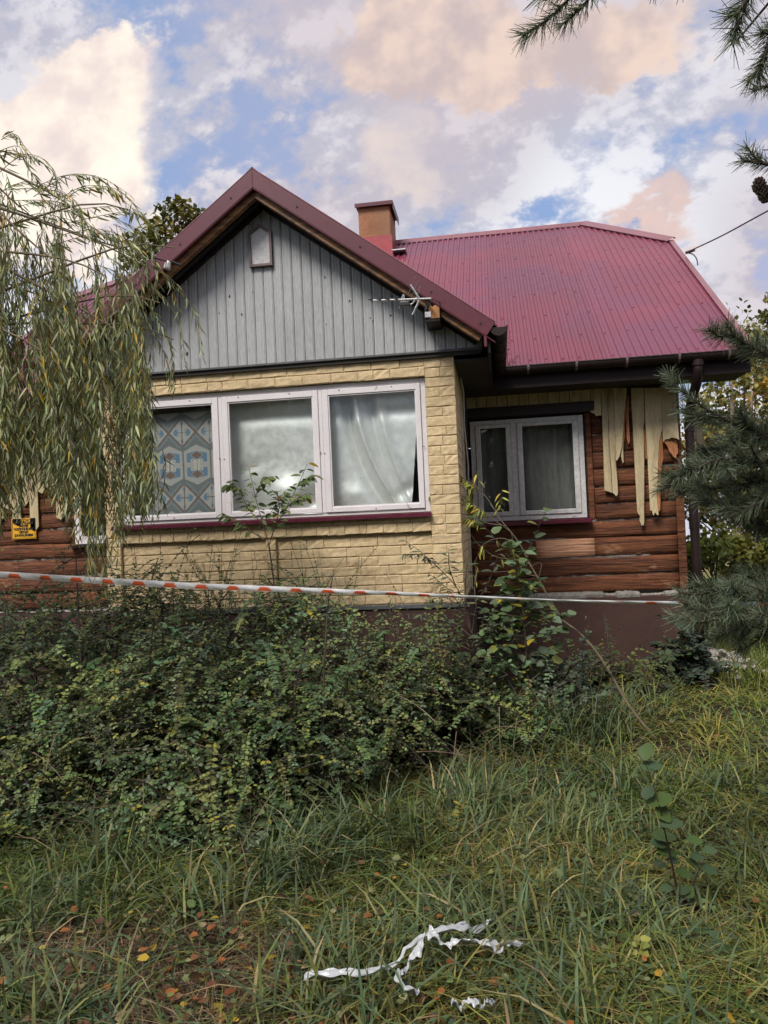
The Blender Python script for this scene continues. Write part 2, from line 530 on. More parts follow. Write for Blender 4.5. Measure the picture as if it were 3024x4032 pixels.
def ground():
    rad = np.concatenate([np.linspace(0, 12, 61), np.geomspace(12.4, 2500, 40)])
    na = 96
    V, F = [], []
    for r in rad:
        for k in range(na):
            a = 2 * math.pi * k / na
            x, y = r * math.cos(a), 6 + r * math.sin(a)
            V.append((x, y, float(gz(x, y))))
    for i in range(len(rad) - 1):
        for k in range(na):
            F.append((i * na + k, (i + 1) * na + k, (i + 1) * na + (k + 1) % na, i * na + (k + 1) % na))
    tag(obj('ground', V, F, 'soil', smooth=True), kind='structure')


ground()

# ------------------------------------------------------------------ house
HOUSE = empty('house', (-1.865, 6.3, 0), 'log house with yellow brick gabled bay and maroon metal roof behind the barrier tape', 'house')
YF, YW = 6.30, 8.20                # bay front, log wall front
XL, XR = -3.42, -0.315             # bay sides
GC = -1.862                        # gable centre
GZ, GS = 4.615, 0.746              # gable ridge height and slope
GA = math.atan(GS)
WXL, WXR = -6.02, 1.86             # log wall ends
EY, EZ, MS = 7.72, 3.20, 0.703     # main roof: eave line and slope
RY = 11.75
RZ = EZ + MS * (RY - EY)
VXR, VXL = 2.45, -6.17             # verges
RXR, RXL = 1.44, -5.16             # ridge ends
HY = 10.72                         # where the half hip starts


# --- brick bay
def brick_mesh(i):
    """rough-faced brick: unit wide and high, its face 4 mm proud of a thin chamfer, 30 mm deep"""
    r = np.random.default_rng(100 + i)
    us = [-.5, -.475, -.2, .12, .475, .5]
    ws = [-.5, -.42, 0.05, .42, .5]
    nx, nz = len(us) - 1, len(ws) - 1
    V, F = [], []
    for a, u in enumerate(us):
        for b, w in enumerate(ws):
            edge = a in (0, nx) or b in (0, nz)
            inner = 1 < a < nx - 1 or 1 < b < nz - 1
            y = .004 if edge else r.normal(0, .0016) + (.003 * (r.random() < .12))
            V.append((u + (r.normal(0, .004) if edge else r.normal(0, .012)), y, w + r.normal(0, .018)))
    idx = lambda a, b: a * (nz + 1) + b
    for a in range(nx):
        for b in range(nz):
            F.append((idx(a, b), idx(a + 1, b), idx(a + 1, b + 1), idx(a, b + 1)))
    ring = [idx(a, 0) for a in range(nx + 1)] + [idx(nx, b) for b in range(1, nz + 1)] + [idx(a, nz) for a in range(nx - 1, -1, -1)] + [idx(0, b) for b in range(nz - 1, 0, -1)]
    n0 = len(V)
    for k in ring:
        V.append((V[k][0], 0.03, V[k][2]))
    L = len(ring)
    for k in range(L):
        F.append((ring[k], n0 + k, n0 + (k + 1) % L, ring[(k + 1) % L]))
    me = bpy.data.meshes.new('brick')
    me.from_pydata(V, [], F)
    me.materials.append(MATS['yellow_paint'])
    return me


BM = [brick_mesh(i) for i in range(12)]
CH = 0.0806
backing = MB()
WZ0, WZ1 = 1.770, 2.885            # bay window opening
WX0, WX1 = -3.285, -0.560
P0X, P1X = -1.975, -1.885          # little brick pillar between the sunk panels
PZ0, PZ1 = 1.015, 1.605
backing.box(XL + .004, WX0 - .004, YF + .0075, YF + .20, 1.0, 3.10)
backing.box(WX1 + .004, XR - .004, YF + .0075, YF + .20, 1.0, 3.10)
backing.box(WX0 - .004, WX1 + .004, YF + .0075, YF + .20, WZ1 + .004, 3.10)
backing.box(WX0 - .004, WX1 + .004, YF + .0075, YF + .20, PZ1 + .005, WZ0 - .004)
backing.box(WX0 - .004, WX1 + .004, YF + .045, YF + .198, 1.0, PZ1 + .005)
backing.box(P0X + .004, P1X - .004, YF + .014, YF + .06, 1.0, PZ1 + .003)
backing.box(XR - .13, XR - .012, YF + .198, YW + .05, 1.0, 3.10)
backing.box(XL + .012, XL + .13, YF + .198, YW + .05, 1.0, 3.10)
BW = backing.build('brick_wall', 'yellow_joint', HOUSE)
HL = np.array(HOUSE.location)


def bricks(x0, x1, z0, z1, y, ph=0, modl=0.238, mn=0.035):
    k0 = int(round((z0 - 1.015) / CH))
    k = 0
    z = z0
    while z < z1 - 0.03:
        zt = min(z + CH, z1)
        if z1 - zt < 0.025:
            zt = z1
        off = ((k + k0 + ph) % 2) * modl / 2 + rng.uniform(-.02, .02)
        cuts = [x0]
        x = x0 - modl + off
        while x < x1:
            if x > x0 + mn and x < x1 - mn:
                cuts.append(x + rng.uniform(-.012, .012))
            x += modl * rng.choice([1, 1, 1, 0.55], p=[.4, .2, .2, .2])
        cuts.append(x1)
        for a, b in zip(cuts[:-1], cuts[1:]):
            o = bpy.data.objects.new('brick', BM[rng.integers(12)])
            o.location = np.array(((a + b) / 2, y + rng.uniform(-.002, .003), (z + zt) / 2)) - HL
            o.scale = (b - a - .0032, 1, zt - z - .006)
            o.rotation_euler = (0, rng.normal(0, .006), rng.normal(0, .004))
            link(o, BW)
        z = zt
        k += 1


bricks(WX1, XR, 1.015, 3.09, YF)
bricks(XL, WX0, 1.015, 3.09, YF, 1)
bricks(WX0, WX1, WZ1, 3.09, YF)
bricks(WX0, WX1, PZ1, WZ0 - .012, YF, 0, 0.125)
bricks(P0X, P1X, PZ0, PZ1, YF, 0, 0.3)
bricks(WX0, P0X, PZ0, PZ1, YF + .036, 0)
bricks(P1X, WX1, PZ0, PZ1, YF + .036, 1)
# side wall of the bay towards the log wall: too oblique to pick the bricks apart, joined into one part
sb = MB()
for side, X in ((1, XR), (-1, XL)):
    k = 0
    z = 1.015
    while z < 3.08:
        y = YF + .012 - (k % 2) * 0.12
        while y < YW:
            y0, y1 = max(y, YF + .012), min(y + .236, YW)
            if y1 - y0 > .03:
                j = rng.uniform(-.002, .002)
                xa, xb = (X - .03, X + j) if side > 0 else (X + j, X + .03)
                sb.box(xa, xb, y0 + .005, y1 - .005, z + .006, z + CH - .005)
            y += .246
        z += CH
        k += 1
o = sb.build('return_brick', 'yellow_paint', BW)
o['kind'] = 'stuff'
# plinth
pl = MB()
pl.box(XL - .035, XR + .03, YF - .035, YW, -.3, 0.985)
o = pl.build('bay_plinth', 'plinth_render', HOUSE)
bevel(o, .008)
lg = MB().box(XL - .045, XR + .042, YF - .05, YF + .05, 0.985, 1.012).build('plinth_ledge', 'grey_dark', HOUSE)
o = MB().box(XR + .03, WXR + .10, YW - .035, YW + .4, -.3, 0.845).build('plinth', 'plinth_render', HOUSE)
bevel(o, .012)
o = MB().box(WXL - .10, XL - .035, YW - .035, YW + .4, -.3, 0.845).build('plinth', 'plinth_render', HOUSE)
MB().box(WXR - .13, WXR + .099, YW + .4, 15.2, -.3, 0.845).build('side_plinth', 'plinth_render', HOUSE)


def rough_strip(x0, x1, y0, y1, z0, z1, name, mat, n=110):
    """crumbling lime bed: random-walk edges, pieces broken away"""
    V, F = [], []
    r = rng
    w1 = np.cumsum(r.normal(0, .006, n + 1))
    w1 -= np.linspace(w1[0], w1[-1], n + 1)
    w2 = np.cumsum(r.normal(0, .005, n + 1))
    w2 -= np.linspace(w2[0], w2[-1], n + 1)
    br = np.repeat(r.random(n // 6 + 1) < .28, 6)[:n + 1]
    br = np.append(br, [False] * (n + 1 - len(br)))
    for i in range(n + 1):
        x = x0 + (x1 - x0) * i / n
        ya = y0 + .022 * br[i] + .4 * w2[i] + r.normal(0, .002)
        zt = z1 + np.clip(w1[i] * .5, -.012, .012) - .018 * br[i] + r.normal(0, .0015)
        zb = z0 + np.clip(w2[i], -.02, .012) + r.normal(0, .002)
        V += [(x, ya, zb), (x, ya - .005, (zb + zt) / 2), (x, ya + .006, zt), (x, y1, zt), (x, y1, zb)]
    for i in range(n):
        for k in range(5):
            F.append((i * 5 + k, (i + 1) * 5 + k, (i + 1) * 5 + (k + 1) % 5, i * 5 + (k + 1) % 5))
    return obj(name, V, F, mat, HOUSE)


rough_strip(XR + .03, WXR + .05, YW - .026, YW + .1, 0.850, 0.886, 'mortar_bed', 'mortar')
rough_strip(WXL, XL - .05, YW - .026, YW + .1, 0.850, 0.886, 'mortar_bed', 'mortar')

# --- log walls
LW = MB().box(XR, WXR - .02, YW + .07, YW + .16, 0.86, 1.64).box(0.915, WXR - .02, YW + .07, YW + .16, 1.64, 3.1).box(XR, 0.915, YW + .07, YW + .16, 2.76, 3.1) \
    .box(WXR - .16, WXR - .02, YW + .16, 15.2, .86, 3.1) \
    .box(WXL + .02, -4.82, YW + .07, YW + .16, 0.86, 3.1).box(-3.75, XL, YW + .07, YW + .16, 0.86, 3.1).box(-4.82, -3.75, YW + .07, YW + .16, .86, 1.60).box(-4.82, -3.75, YW + .07, YW + .16, 2.80, 3.1) \
    .box(WXL + .02, WXL + .16, YW + .16, 15.2, .86, 3.1).box(WXL + .16, WXR - .16, 15.0, 15.2, 0, 3.1).box(WXL + .16, WXR - .16, YW + .17, 15.0, .6, .62).build('log_wall', 'interior', HOUSE)


def log(x0, x1, z0, z1, mat='log_wood', dy=0.0, side=False):
    n = max(5, int(abs(x1 - x0) / .09))
    h = z1 - z0
    prof = [(.085, .02), (.020, .03), (.005, .08), (.000, .30), (-.003, .60), (.001, .84), (.010, .93), (.030, .97), (.085, .98)]
    V, F = [], []
    ph = rng.uniform(0, 6, 4)
    for i in range(n + 1):
        x = x0 + (x1 - x0) * i / n
        for (yy, zz) in prof:
            wob = .006 * math.sin(2.1 * x + ph[0]) + .003 * math.sin(7 * x + ph[1])
            yv = YW + dy + yy + (.004 * math.sin(3.3 * x + zz * 3 + ph[2]) + rng.normal(0, .0022)) * (yy < .05)
            V.append((x, yv, z0 + zz * h + wob * (0.3 if zz in (.02, .98) else 1)))
    m_ = len(prof)
    for i in range(n):
        for k in range(m_ - 1):
            F.append((i * m_ + k, (i + 1) * m_ + k, (i + 1) * m_ + k + 1, i * m_ + k + 1))
    F.append(tuple(range(m_)))
    F.append(tuple(range(n * m_ + m_ - 1, n * m_ - 1, -1)))
    return obj('log', V, F, mat, LW, smooth=True)


SEAM = [0.888, 1.066, 1.252, 1.455, 1.630, 1.803, 1.980, 2.165, 2.334, 2.52, 2.71, 2.90, 3.08]
for i in range(12):
    a, b = SEAM[i], SEAM[i + 1]
    if i < 4:
        if i == 2:
            log(XR, 0.36, a, b)
            log(0.36, 0.955, a, b, 'log_worn', -.003)
            log(0.957, 1.775, a, b)
        else:
            log(XR, 1.775, a, b)
    else:
        log(0.985, 1.775, a, b, 'log_wood')
    log(WXL, XL, a, b) if (i < 4 or i > 10) else (log(WXL, -4.88, a, b), log(-3.72, XL, a, b))
# chinking: lime between the logs
for i in range(1, 12):
    z = SEAM[i]
    for (x0, x1) in ((XR if i < 5 else 0.985, 1.775), (WXL, XL if i < 4 else -4.88)):
        V, F = [], []
        n = 44
        for k in range(n + 1):
            x = x0 + (x1 - x0) * k / n
            yy = YW + .020 + abs(rng.normal(0, .009)) + .02 * (math.sin(x * 2.3 + i * 1.7) > .55)
            V += [(x, yy, z - .012 + rng.normal(0, .002)), (x, yy - .004, z + .004), (x, yy + .004, z + .014 + rng.normal(0, .004)), (x, YW + .09, z)]
        for k in range(n):
            for j in range(4):
                F.append((k * 4 + j, (k + 1) * 4 + j, (k + 1) * 4 + (j + 1) % 4, k * 4 + (j + 1) % 4))
        obj('chinking', V, F, 'mortar', LW)
# corner post and window posts
for (x0, x1, z0, z1, y0) in ((1.78, WXR, .89, 3.05, YW - .012), (0.92, 0.980, 1.64, 2.76, YW + .01), (-4.875, -4.825, 1.60, 2.80, YW + .01)):
    o = MB().box(x0, x1, y0, YW + .12, z0, z1).build('wall_post', 'log_wood', LW)
    bevel(o, .008)
# lintel board over the wing window
o = MB().box(XR + .004, 1.016, YW - .055, YW + .02, 2.758, 2.862).build('lintel', 'lintel_wood', HOUSE)
bevel(o, .004)
o = MB().box(-4.95, XL - .01, YW - .055, YW + .02, 2.80, 2.90).build('lintel', 'lintel_wood', HOUSE)

# --- vertical boards above, torn off on the right
BC = MB().box(XR + .01, WXR - .03, YW - .018, YW - .003, 2.90, 2.99).build('board_cladding', 'dark_gap', HOUSE)
zs = 420 / 1498


def zb(x, y, Y=YW - .03):
    p = at((2300 + x * zs) / PS, (1500 + y * zs) / PS, Y)
    return (p[0], p[2])


x = XR + .012
while x < 1.0:
    x1 = min(x + .105 + rng.uniform(-.01, .015), 1.016)
    o = MB().box(x + .003, x1 - .003, YW - .036, YW - .019, 2.868, 2.992).build('board', 'cream_board', BC)
    bevel(o, .003)
    x = x1
x = WXL
while x < XL - .05:
    x1 = min(x + .11, XL - .02)
    bot = 2.91 if x > -4.95 else 2.30 - .5 * rng.random()
    MB().prism([(x + .003, 2.992), (x1 - .003, 2.992), (x1 - .003, bot + rng.uniform(-.06, .06) * (x < -4.95)), ((x + x1) / 2, bot - .03 * (x < -4.95)), (x + .003, bot)], YW - .036, YW - .019).build('board', 'cream_board', BC)
    x = x1
TB = [
    ([(135, 100), (234, 100), (238, 488), (200, 485), (175, 500), (155, 488), (140, 462), (95, 446), (80, 425), (135, 418)], 'cream_board', 0),
    ([(240, 100), (326, 100), (336, 500), (345, 900), (372, 1250), (388, 1570), (330, 1552), (280, 1536), (268, 1000), (250, 500)], 'cream_board', .002),
    ([(330, 100), (408, 100), (420, 560), (436, 1100), (460, 1400), (468, 1560), (463, 1602), (440, 1620), (420, 1590), (394, 1572), (380, 1250), (352, 900), (340, 500)], 'cream_board', 0),
    ([(414, 100), (600, 100), (580, 300), (562, 450), (545, 700), (522, 930), (505, 1000), (490, 1062), (470, 1100), (455, 1122), (442, 1108), (436, 900), (424, 560)], 'cream_board', .003),
    ([(548, 720), (556, 800), (548, 960), (552, 1140), (541, 1160), (528, 1120), (515, 1060), (524, 930)], 'cream_board', .006),
    ([(605, 190), (632, 230), (622, 480), (632, 850), (612, 896), (594, 830), (586, 520), (592, 330)], 'raw_wood', .010),
    ([(590, 300), (580, 520), (560, 820), (548, 900), (556, 600), (568, 400)], 'raw_wood', .012),
    ([(655, 100), (838, 100), (838, 330), (842, 560), (830, 640), (838, 900), (838, 1400), (833, 1850), (832, 1990), (826, 2034), (815, 2010), (800, 2036), (782, 1992), (768, 1960), (776, 1900), (740, 1846), (722, 1500), (702, 1100), (680, 600), (662, 350)], 'cream_board', 0),
    ([(846, 640), (860, 700), (872, 1000), (866, 1100), (852, 1090), (840, 800)], 'raw_wood', .012),
    ([(848, 100), (1070, 100), (1082, 400), (1092, 560), (1092, 680), (1066, 770), (1050, 850), (1040, 1000), (1035, 1150), (1022, 1450), (1008, 1620), (1020, 1760), (1032, 1880), (1010, 1884), (990, 1852), (975, 1850), (962, 1892), (950, 1870), (940, 1820), (914, 1822), (900, 1450), (888, 1150), (868, 800), (852, 480)], 'cream_board', .002),
    ([(1088, 690), (1100, 860), (1114, 1090), (1092, 1160), (1070, 1400), (1056, 1815), (1032, 1836), (1016, 1700), (1020, 1450), (1040, 1150), (1050, 860)], 'raw_wood', .013),
    ([(1076, 100), (1276, 100), (1290, 400), (1302, 600), (1311, 838), (1292, 822), (1240, 804), (1205, 800), (1190, 816), (1140, 822), (1106, 864), (1098, 600), (1084, 350)], 'cream_board', 0),
    ([(1112, 858), (1150, 826), (1222, 806), (1304, 832), (1312, 1022), (1292, 1030), (1284, 1078), (1268, 1086), (1240, 1060), (1222, 1024), (1196, 1000), (1172, 920), (1140, 880)], 'raw_wood', .009),
]
for pts, mt_, dy in TB:
    p2 = [zb(*p) for p in pts]
    mb_ = MB().prism(p2, YW - .040 + dy, YW - .022 + dy)
    zt, zl = max(q[1] for q in p2), min(q[1] for q in p2)
    xm = sum(q[0] for q in p2) / len(p2)
    cu_, tw_ = rng.uniform(.01, .05), rng.normal(0, .22)
    mb_.v = [(v[0], v[1] - cu_ * ((zt - v[2]) / (zt - zl)) ** 2 + tw_ * (v[0] - xm) * ((zt - v[2]) / (zt - zl)), v[2]) for v in mb_.v]
    o = mb_.build('board', mt_, BC)
    if mt_ == 'raw_wood':
        o['label'] = 'raw orange splintered wood'
nl = MB()
for (a, b) in ((470, 770), (405, 775), (725, 760), (765, 1604), (1140, 727), (1066, 552), (950, 1604), (200, 300), (390, 315), (835, 330)):
    q = zb(a, b)
    nl.tube([(q[0], YW - .047, q[1]), (q[0] + .004, YW - .02, q[1])], .0045, 6)
nl.build('board_nails', 'dark_gap', BC)['kind'] = 'stuff'
# board swinging loose at the corner behind the downpipe
a, b = at(1490, 885, 8.3), at(1518, 990, 8.3)
MB().prism([(a[0], a[2]), (a[0] + .09, a[2] + .02), (b[0] + .03, b[2] + .12), (b[0] + .03, b[2]), (b[0] - .03, b[2] + .06)], 8.29, 8.31).build('board', 'cream_board', BC)

# --- bay window: outer frame, three sashes, panes, sill
WN = empty('bay_window', tuple(np.array((GC, YF + .05, WZ0)) - HL), parent=HOUSE)
fy0, fy1 = YF + .045, YF + .105
fr = MB()
fr.box(WX0 + .002, WX0 + .045, fy0, fy1, WZ0, WZ1).box(WX1 - .045, WX1 - .002, fy0, fy1, WZ0, WZ1)
fr.box(WX0 + .045, WX1 - .045, fy0 + .001, fy1, WZ1 - .045, WZ1 - .002).box(WX0 + .045, WX1 - .045, fy0 + .001, fy1, WZ0, WZ0 + .028)
MUL = ((-2.360, -2.328), (-1.475, -1.443))
for a, b in MUL:
    fr.box(a, b, fy0 - .006, fy1, WZ0 + .028, WZ1 - .045)
bevel(fr.build('frame', 'white_paint', WN), .003)
PAN = [(-3.178, -2.412), (-2.274, -1.522), (-1.390, -0.644)]
for k, (a, b) in enumerate(PAN):
    x0 = (WX0 + .047, MUL[0][1] + .002, MUL[1][1] + .002)[k]
    x1 = (MUL[0][0] - .002, MUL[1][0] - .002, WX1 - .047)[k]
    z0, z1, pz0, pz1 = WZ0 + .030, WZ1 - .047, 1.842, 2.788
    s_ = MB()
    ya, yb = fy0 - .014, fy0 + .03
    s_.box(x0, a, ya, yb, z0, z1).box(b, x1, ya, yb, z0, z1).box(a, b, ya, yb, z0, pz0).box(a, b, ya, yb, pz1, z1)
    so_ = s_.build('sash', 'white_paint', WN)
    bevel(so_, .003)
    obj('pane', [(a - .003, fy0 + .013, pz0 - .003), (b + .003, fy0 + .013, pz0 - .003), (b + .003, fy0 + .013, pz1 + .003), (a - .003, fy0 + .013, pz1 + .003)], [(0, 1, 2, 3)], 'pane_glass', WN)
    bd = MB()
    for (q0, q1, w0, w1) in ((a, a + .010, pz0, pz1), (b - .010, b, pz0, pz1), (a + .010, b - .010, pz0, pz0 + .010), (a + .010, b - .010, pz1 - .010, pz1)):
        bd.box(q0, q1, ya + .008, fy0 + .0115, w0, w1)
    bd.build('glazing_bead', 'white_paint', so_ if False else WN)
# tiny rusty screws on the sashes
sc_ = MB()
for a, b in PAN:
    for x, z in ((a - .045, 2.3), (b + .05, 2.31), (a + .1, WZ1 - .06), (b - .2, WZ1 - .06), ((a + b) / 2, WZ0 + .045)):
        sc_.tube([(x, fy0 - .017, z), (x, fy0 - .013, z)], .006, 7)
o = sc_.build('screw_heads', 'amber_wood', WN)
o['kind'] = 'stuff'
sl = MB()
sl.prism([(WX0 - .055, WZ0 - .028), (WX1 + .008, WZ0 - .028), (WX1 + .008, WZ0 - .004), (WX0 - .055, WZ0 - .004)], YF - .035, YF + .045)
sl.prism([(WX0 - .056, WZ0 - .043), (WX1 + .009, WZ0 - .043), (WX1 + .009, WZ0 - .008), (WX0 - .056, WZ0 - .008)], YF - .052, YF - .036)
bevel(sl.build('sill', 'sill_metal', WN), .003)
# dark room behind
room = MB()
room.box(XL + .13, XR - .13, YF + .2, YW + .06, 1.0, 1.02).box(XL + .13, XR - .13, YF + .2, YW + .06, 3.08, 3.10)
room.box(XL + .13, XR - .13, YW + .06, YW + .068, 1.0, 3.1)
room.build('room_lining', 'interior', HOUSE)

# --- wing window
W2 = empty('wing_window', tuple(np.array((.3, YW, 1.65)) - HL), parent=HOUSE)
fy = YW - .015
x0, x1, z0, z1 = -.272, .895, 1.665, 2.732
f_ = MB()
f_.box(x0, x0 + .052, fy, fy + .07, z0, z1).box(x1 - .052, x1, fy, fy + .07, z0, z1).box(x0 + .052, x1 - .052, fy + .001, fy + .07, z0, z0 + .05).box(x0 + .052, x1 - .052, fy + .001, fy + .07, z1 - .045, z1)
f_.box(.150, .212, fy - .004, fy + .07, z0 + .05, z1 - .045)
bevel(f_.build('frame', 'white_upvc', W2), .004)
for (a, b, pa, pb) in ((x0 + .054, .148, -.163, .098), (.214, x1 - .054, .270, .783)):
    s_ = MB()
    ya, yb = fy - .014, fy + .05
    za, zb_ = z0 + .052, z1 - .047
    s_.box(a, pa, ya, yb, za, zb_).box(pb, b, ya, yb, za, zb_).box(pa, pb, ya, yb, za, 1.765).box(pa, pb, ya, yb, 2.648, zb_)
    bevel(s_.build('sash', 'white_upvc', W2), .005)
    obj('pane', [(pa - .004, fy + .013, 1.761), (pb + .004, fy + .013, 1.761), (pb + .004, fy + .013, 2.652), (pa - .004, fy + .013, 2.652)], [(0, 1, 2, 3)], 'pane_dark', W2)
    gk = MB()
    for (q0, q1, w0, w1) in ((pa, pa + .007, 1.765, 2.648), (pb - .007, pb, 1.765, 2.648), (pa + .007, pb - .007, 1.765, 1.772), (pa + .007, pb - .007, 2.641, 2.648)):
        gk.box(q0, q1, fy + .004, fy + .0115, w0, w1)
    gk.build('gasket', 'black_plastic', W2)
for xx in (.30, .74):
    MB().box(xx, xx + .04, fy - .004, fy + .0005, z0 + .016, z0 + .028).build('drain_cap', 'white_upvc', W2)
bevel(MB().box(x0 - .02, .932, YW - .085, YW - .012, 1.628, 1.660).build('sill', 'sill_metal', W2), .004)
bevel(MB().box(x0 - .022, .934, YW - .095, YW - .086, 1.612, 1.655).build('sill_lip', 'sill_metal', W2), .003)
# left wing window, mostly behind the willow
W3 = empty('wing_window', tuple(np.array((-4.3, YW, 1.6)) - HL), parent=HOUSE)
f_ = MB()
x0, x1, z0, z1 = -4.82, -3.75, 1.61, 2.79
f_.box(x0, x0 + .09, fy, fy + .07, z0, z1).box(x1 - .09, x1, fy, fy + .07, z0, z1).box(x0 + .09, x1 - .09, fy, fy + .07, z0, z0 + .09).box(x0 + .09, x1 - .09, fy, fy + .07, z1 - .09, z1).box(-4.32, -4.25, fy, fy + .07, z0 + .09, z1 - .09)
bevel(f_.build('frame', 'white_paint', W3), .004)
MB().box(x0 + .08, x1 - .08, fy + .03, fy + .035, z0 + .08, z1 - .08).build('pane', 'pane_dark', W3)
MB().box(x0 - .05, x1 + .03, YW - .08, YW - .012, z0 - .035, z0 - .006).build('sill', 'gutter_brown', W3)

# --- gable cladding
YC = 6.270                          # face of the planks
CX0, CX1, CZ0 = -3.665, -0.072, 3.085


def rake(x, off):                   # height of a line parallel to the gable slope, off metres (square) below the top
    return GZ - off / math.cos(GA) - GS * abs(x - GC)


GCL = MB().prism([(CX0 + .01, CZ0 + .01), (CX1 - .01, CZ0 + .01), (CX1 - .01, rake(CX1 - .01, .09)), (GC, rake(GC, .09)), (CX0 + .01, rake(CX0 + .01, .09))], YC + .012, YC + .03).build('gable_cladding', 'grey_dark', HOUSE)
pw = 0.0845
x = CX0
HZ = (-2.000, -1.797, 3.905, 4.195, 4.268)     # attic hatch
pl_x = []
while x < CX1 - .01:
    xe = min(x + pw, CX1)
    a, b = x + .0022, xe - .0022
    top = lambda q: rake(q, .105)
    outs = [(a, CZ0), (b, CZ0), (b, top(b))] + ([(GC, top(GC))] if a < GC < b else []) + [(a, top(a))]
    mbp = MB()
    # plank face with three shallow beads: profile strips
    n = 6
    xs = [a + (b - a) * i / n for i in range(n + 1)]
    dys = [.006, .0, .0014, .0002, .0014, .0, .006]
    V, F = [], []
    for q, dy in zip(xs, dys):
        V += [(q, YC + dy, CZ0), (q, YC + dy, top(q))]
    V += [(a, YC + .0125, CZ0), (a, YC + .0125, top(a)), (b, YC + .0125, CZ0), (b, YC + .0125, top(b))]
    for i in range(n):
        F.append((2 * i, 2 * i + 2, 2 * i + 3, 2 * i + 1))
    k = 2 * (n + 1)
    F += [(k, 0, 1, k + 1), (2 * n, k + 2, k + 3, 2 * n + 1)]
    obj('plank', V, F, 'grey_plank', GCL)
    x = xe
# drip moulding under the planks, with dirt knobs
bevel(MB().box(CX0, CX1, YC - .014, YC + .04, CZ0 - .022, CZ0 - .001).build('drip_edge', 'grey_dark', GCL), .004)
MB().box(CX0 + .02, CX1 - .02, YC + .004, YF + .002, CZ0 - .052, CZ0 - .0225).build('drip_board', 'dark_gap', GCL)
hm = MB()
z1s = 1600 / 1659
for (px, py, r) in ((523, 588, .013), (603, 295, .009), (616, 572, .006), (572, 662, .009), (480, 656, .006), (417, 480, .005), (912, 510, .009), (1012, 606, .011), (1097, 676, .006), (1107, 688, .005), (948, 414, .005), (918, 702, .005), (349, 822, .015), (990, 572, .004), (1180, 665, .010)):
    p = at((400 + px * z1s) / PS, (600 + py * z1s) / PS, YC)
    n = 9
    ang = [2 * math.pi * k / n for k in range(n)]
    rr = [r * rng.uniform(.5, 1.15) for _ in ang]
    hm.prism([(p[0] + q * .75 * math.cos(w), p[2] + q * 1.25 * math.sin(w)) for q, w in zip(rr, ang)], YC - .0035, YC + .004)
o = hm.build('peck_holes', 'dark_gap', GCL)
o['kind'] = 'stuff'
# hatch
hx0, hx1, hz0, hz1, hz2 = HZ
hc = (hx0 + hx1) / 2
AH = MB().prism([(hx0 + .02, hz0 + .02), (hx1 - .02, hz0 + .02), (hx1 - .02, hz1 - .012), (hc, hz2 - .026), (hx0 + .02, hz1 - .012)], YC - .016, YC - .004).build('attic_hatch', 'white_upvc', HOUSE)
hf = MB()
outp = [(hx0, hz0), (hx1, hz0), (hx1, hz1), (hc, hz2), (hx0, hz1)]
inp = [(hx0 + .02, hz0 + .02), (hx1 - .02, hz0 + .02), (hx1 - .02, hz1 - .012), (hc, hz2 - .026), (hx0 + .02, hz1 - .012)]
for i in range(5):
    j = (i + 1) % 5
    hf.prism([outp[i], outp[j], inp[j], inp[i]], YC - .034, YC - .003)
surf('hatch_brown', (0.17, 0.12, 0.115), 0.6, 0.25, 8)
hf.build('hatch_frame', 'hatch_brown', AH)

# --- gable roof: corrugated sheets, verge flashing, rafter
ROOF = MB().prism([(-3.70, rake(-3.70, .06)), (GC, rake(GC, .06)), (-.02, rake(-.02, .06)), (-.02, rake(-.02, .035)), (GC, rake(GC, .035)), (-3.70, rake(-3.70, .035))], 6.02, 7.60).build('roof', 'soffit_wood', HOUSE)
XE0, XE1 = -3.755, 0.030            # gable eave ends


def rake_bar(name, off0, off1, y0, y1, mat, parent, xe=0.0, sides=(-1, 1)):
    for s_ in sides:
        e = (XE1 + xe) if s_ > 0 else (XE0 - xe)
        # foot cut square to the slope
        ex1 = e - s_ * (off1 - off0) * math.sin(GA)
        pts = [(GC, rake(GC, off0)), (e, rake(e, off0)), (ex1, rake(ex1, off1)), (GC, rake(GC, off1))]
        o = MB().prism(pts, y0, y1).build(name, mat, parent)
        bevel(o, .002)


rake_bar('verge_flashing', 0.0, 0.122, 5.985, 5.997, 'flash_metal', ROOF, .005)
rake_bar('verge_lip', 0.122, 0.130, 5.989, 6.03, 'flash_metal', ROOF, 0)
rake_bar('verge_cap', -.009, -.001, 5.984, 6.16, 'cap_metal', ROOF, .004)
rake_bar('rafter', 0.062, 0.176, 6.035, 6.09, 'amber_wood', ROOF, -.06)
rake_bar('rafter', 0.064, 0.165, 6.14, 6.20, 'soffit_wood', ROOF, -.08)
rake_bar('rafter_trim', 0.10, 0.185, 6.225, 6.262, 'gutter_brown', ROOF, -.12)
# flashing rivets
rv = MB()
for x in (-2.05, -2.5, -1.5, -1.0, -.45, -.08, -2.9):
    z = rake(x, .065)
    rv.tube([(x, 5.980, z), (x, 5.986, z)], .008, 7)
o = rv.build('flashing_screws', 'dark_gap', ROOF)
o['kind'] = 'stuff'

RIB = 0.0795
PROF = ((0.0, 0.0), (.028, 0.0), (.037, .013), (.063, .013), (.072, 0.0))     # trapezoid profile over one pitch


def profile(u0, u1):
    out = []
    k = math.floor(u0 / RIB)
    while k * RIB < u1 + RIB:
        for (a, h) in PROF:
            u = k * RIB + a
            if u0 - 1e-6 <= u <= u1 + 1e-6:
                out.append((u, h))
        k += 1
    return out


def main_point(x, t, h, back=False):
    ca, sa = math.cos(math.atan(MS)), math.sin(math.atan(MS))
    y = EY + t * ca - h * sa
    z = EZ + t * sa + h * ca
    return (x, 2 * RY - y if back else y, z)


TM = (RY - EY) / math.cos(math.atan(MS))
TH = (HY - EY) / math.cos(math.atan(MS))


